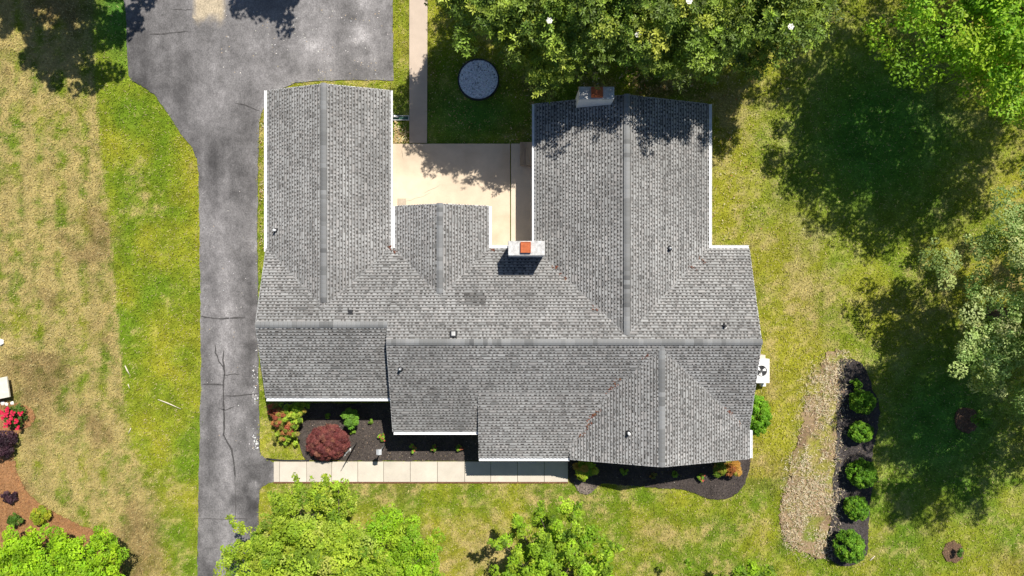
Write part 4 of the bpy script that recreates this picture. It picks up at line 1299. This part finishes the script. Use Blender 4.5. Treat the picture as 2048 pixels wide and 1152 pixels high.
# top plate with a round opening
V = []; F = []
for k in range(n):
    a = 2 * math.pi * k / n; c_, s_ = math.cos(a), math.sin(a)
    V.append((fx + fr * c_, fy + fr * s_, .80))
    sc_ = min((wx - fx if c_ > 0 else wx + fx) / max(abs(c_), 1e-6), (wy - fy if s_ > 0 else wy + fy) / max(abs(s_), 1e-6))
    V.append((fx + sc_ * c_, fy + sc_ * s_, .80)); V.append((fx + sc_ * c_, fy + sc_ * s_, .74)); V.append((fx + fr * c_, fy + fr * s_, .745))
for k in range(n):
    q = 4 * k; p_ = 4 * ((k + 1) % n)
    F += [(q, q + 1, p_ + 1, p_), (q + 1, q + 2, p_ + 2, p_ + 1), (q + 3, q, p_, p_ + 3)]
m = MB(); m.add(V, F); m.build('top_plate', M['acwhite'], ac)
m = MB(); m.add([(fx + fr * .99 * math.cos(6.2832 * k / n), fy + fr * .99 * math.sin(6.2832 * k / n), .748) for k in range(n)], [tuple(range(n))]); m.build('fan_well', M['black'], ac)
m = MB(); m.tube([(fx, fy, .748), (fx, fy, .79)], .07, 16); hub = m.build('fan_hub', surf('fan_hub', (.09, .09, .09), .5, .4, n1=(9, .1)), ac)
for k in range(3):
    a = 2 * math.pi * k / 3 + .35; m = MB(); V = []
    for r_, da, z in ((.05, -.35, .76), (.24, -.36, .757), (.24, .36, .788), (.05, .5, .785)): V.append((fx + r_ * math.cos(a + da), fy + r_ * math.sin(a + da), z))
    V += [(q[0], q[1], q[2] - .006) for q in V]
    m.add(V, [(0, 1, 2, 3), (7, 6, 5, 4), (0, 4, 5, 1), (1, 5, 6, 2), (2, 6, 7, 3), (3, 7, 4, 0)]); m.build('fan_blade', M['acwhite'], ac)
m = MB(); m.tube([(fx - .1, fy - .3, .796), (fx + .1, fy + .3, .796)], .006, 6); m.build('guard_bar', M['black'], ac)
m = MB(); m.box(-wx - .1, wx + .05, -wy - .08, wy + .05, -.05, .079); m.build('pad', M['concrete'], ac)
q = g(1516, 719, .5); q2 = g(1531, 710, .5); m = MB(); m.box(q[0], q2[0], q[1] - .0, q2[1], .0, .5)
ub = m.build('utility_box', surf('tan_enamel', (.55, .45, .38), .6, .3, n1=(8, .1)), None, bevel=.01); tag(ub, 'small tan utility box just above the air conditioner', 'utility box')
q = g(1523, 773, .3); q2 = g(1532, 767, .3); m = MB(); m.box(q[0], q2[0], q[1], q2[1], .0, .3)
ub = m.build('utility_box', M['acwhite'], None, bevel=.01); tag(ub, 'tiny white box just below the air conditioner', 'utility box')

# downspout and splash block by the garage
q = g(786, 232, .1); q2 = g(818, 239, .1)
sb = empty('splash_block', (q[0], (q[1] + q2[1]) / 2, 0)); tag(sb, 'long narrow splash trough under the downspout between garage and garden walk', 'splash block')
Lb = q2[0] - q[0]; m = MB()
m.box(0, Lb, -.115, -.085, .02, .10); m.build('trough_side', M['concrete'], sb); m = MB(); m.box(0, Lb, .085, .115, .02, .10); m.build('trough_side', M['concrete'], sb)
m = MB(); m.box(Lb - .03, Lb, -.0845, .0845, .02, .095); m.build('trough_end', M['concrete'], sb)
m = MB(); m.box(0, Lb - .0305, -.0845, .0845, .015, .045); m.build('trough_floor', surf('green_trough', (.05, .13, .10), .7, .3, n1=(8, .3)), sb)
m = MB(); xg = -5.39 + .08
m.tube([(xg, (q[1] + q2[1]) / 2 + .02, 2.3), (xg - .3, (q[1] + q2[1]) / 2 + .02, 2.1), (xg - .3, (q[1] + q2[1]) / 2 + .02, .35), (q[0] + .05, (q[1] + q2[1]) / 2 + .01, .2), (q[0] + .28, (q[1] + q2[1]) / 2 + .005, .12)], .05, 8)
m.build('downspout', M['gutter'], house)

# wooden steps beside the patio walk
st = empty('wooden_steps', (*g(1053, 307)[:2], 0)); tag(st, 'brown wooden steps at the shaded end of the patio walk', 'steps')
sx, sy = st.location.x, st.location.y
for k, (u0, u1, z) in enumerate(((1039.5, 1051.5, .26), (1051.5, 1076, .43))):
    a = g(u0, 331, z); b = g(u1, 284, z); m = MB(); m.col = (.42, .31, .21) if k == 0 else (.46, .345, .235)
    m.box(a[0] - sx + .01, b[0] - sx, a[1] - sy, b[1] - sy, z - .045, z); m.build('tread', M['wood'], st)
    m = MB(); m.col = (.2, .13, .09); m.box(a[0] - sx + .05, a[0] - sx + .08, a[1] - sy + .03, b[1] - sy - .03, .03, z - .046); m.build('riser', M['wood'], st)
    for yy in (a[1] - sy + .03, b[1] - sy - .06):
        m = MB(); m.col = (.22, .15, .10); m.box(a[0] - sx + .081, b[0] - sx - .02, yy, yy + .03, .03, z - .046); m.build('stringer', M['wood'], st)
# door mat by the rear gable
a = g(795, 412, .08); b = g(812, 397, .08)
m = MB(); m.col = (.42, .35, .27); m.box(a[0], b[0], a[1] - .2, b[1], .072, .092); mat_o = m.build('threshold_slab', M['wood'], None); tag(mat_o, 'small tan threshold slab on the patio by the narrow gap', 'slab')

# bird feeder pole with hook, birdhouse on a pole
def pole_at(u, v): return g(u, v)[:2]


x, y = pole_at(714, 885)
fp = empty('feeder_pole', (x, y, 0)); tag(fp, 'thin pale shepherd hook pole standing in mulch right of the red maple', 'pole')
m = MB(); m.tube([(0, 0, -.1), (0, 0, 2.15)], .028, 8); m.build('pole', M['metal'], fp, True)
m = MB(); pts = [(-.05 + .05 * math.cos(a), -.09 + .09 * math.cos(a), 2.15 + .10 * math.sin(a)) for a in np.linspace(0, math.pi * 1.1, 12)]; m.tube(pts, .014, 6); m.build('hook', M['metal'], fp, True)
m = MB(); m.tube([(0, 0, 1.2), (.0, .0, 1.5)], .035, 10); m.build('sleeve', M['white'], fp, True)
m = MB(); m.tube([(-.02, 0, 1.75), (.12, .02, 1.8)], .012, 6); m.build('arm', M['metal'], fp, True)
x, y = pole_at(771, 888)
bh = empty('birdhouse', (x, y, 0)); tag(bh, 'small white birdhouse on a pole right of the hook pole', 'birdhouse')
m = MB(); m.tube([(0, 0, -.1), (0, 0, 1.42)], .03, 8); m.build('pole', M['metal'], bh, True)
m = MB(); m.box(-.085, .085, -.085, .085, 1.42, 1.62); bb = m.build('box', M['white'], bh)
m = MB(); m.add([(-.12, -.12, 1.62), (.12, -.12, 1.62), (.12, .12, 1.62), (-.12, .12, 1.62), (0, -.12, 1.70), (0, .12, 1.70)], [(3, 2, 1, 0), (0, 1, 4), (2, 3, 5), (1, 2, 5, 4), (3, 0, 4, 5)]); m.build('roof', surf('grey_paint', (.45, .46, .47), .6, .3, n1=(9, .15)), bh)
m = MB(); m.tube([(0, -.088, 1.53), (0, -.082, 1.53)], .025, 10); m.build('entrance_hole', M['black'], bb)

# black drain hose along the walk
m = MB(); m.tube([g(p_[0], p_[1], .05) for p_ in ((533, 917), (545, 919), (570, 921), (595, 921), (618, 921))], .035, 8)
dh = m.build('drain_hose', M['black'], None, True); tag(dh, 'black drain hose lying along the top edge of the front walk', 'hose')

# bench end and stones at the left edge
q = g(-30, 806); be = empty('stone_bench', (*g(4, 780)[:2], 0)); tag(be, 'pale stone bench cut by the left edge of the picture', 'bench')
bx, by = be.location.x, be.location.y
m = MB(); V = [(*(np.array(g(u, v, .45)[:2]) - [bx, by]), z) for z in (.36, .45) for u, v in ((-50, 808), (19, 794), (13, 753), (-50, 766))]
m.add(V, [(3, 2, 1, 0), (4, 5, 6, 7), (0, 1, 5, 4), (1, 2, 6, 5), (2, 3, 7, 6), (3, 0, 4, 7)]); m.build('seat', surf('pale_stone', (.6, .56, .47), .85, .2, n1=(6, .15), n2=(40, .15)), be, bevel=.01)
for dx in (-.9, .1):
    m = MB(); m.box(dx, dx + .14, -.35, .25, -.05, .359); m.build('leg', M['mortar'], be)
grp = 'white stones around the bench'
for k, (u, v, r_, lab) in enumerate(((6, 806, .11, 'white stone just below the bench, leftmost'), (14, 808, .10, 'flat white stone between two others below the bench'), (25, 806, .10, 'white stone farthest right below the bench'), (1, 684, .2, 'pale boulder at the left edge above the bench'))):
    bm = bmesh.new(); bmesh.ops.create_icosphere(bm, subdivisions=2, radius=r_)
    for vv in bm.verts: vv.co *= random.uniform(.78, 1.1); vv.co.z *= .55
    me = bpy.data.meshes.new('rock'); bm.to_mesh(me); bm.free()
    o = link('rock', me, surf('white_stone', (.68, .65, .6), .85, .2, n1=(8, .15), bump=(20, .5, .02)) if k == 0 else bpy.data.materials['white_stone']); o.location = (*g(u, v)[:2], r_ * .25); tag(o, lab, 'rock', grp)

# sticks on the lawn
M['stick'] = surf('bleached_wood', (.62, .54, .42), .85, .2, n1=(14, .25))
for pts, r_, lab in (([(250, 731), (254, 740), (259, 749)], .035, 'short bleached stick at the edge between dry and green lawn'), ([(316, 799), (335, 806), (362, 818)], .03, 'long bleached stick on the green strip beside the driveway'),
                     ([(256, 768), (259, 777)], .025, 'small bleached stick just below the short one'), ([(262, 856), (256, 868)], .022, 'thin bleached stick low on the dry lawn'),
                     ([(1740, 1121), (1750, 1112)], .03, 'bleached stick right of the largest round shrub')):
    m = MB(); P_ = [np.array(g(u, v, .04)) for u, v in pts]; m.tube([tuple(p_) for p_ in P_], [r_ * .6] + [r_] * (len(P_) - 2) + [r_ * .3] if len(P_) > 2 else [r_, r_ * .4], 7)
    o = m.build('stick', M['stick'], None, True); tag(o, lab, 'stick', 'bleached sticks on the lawn')
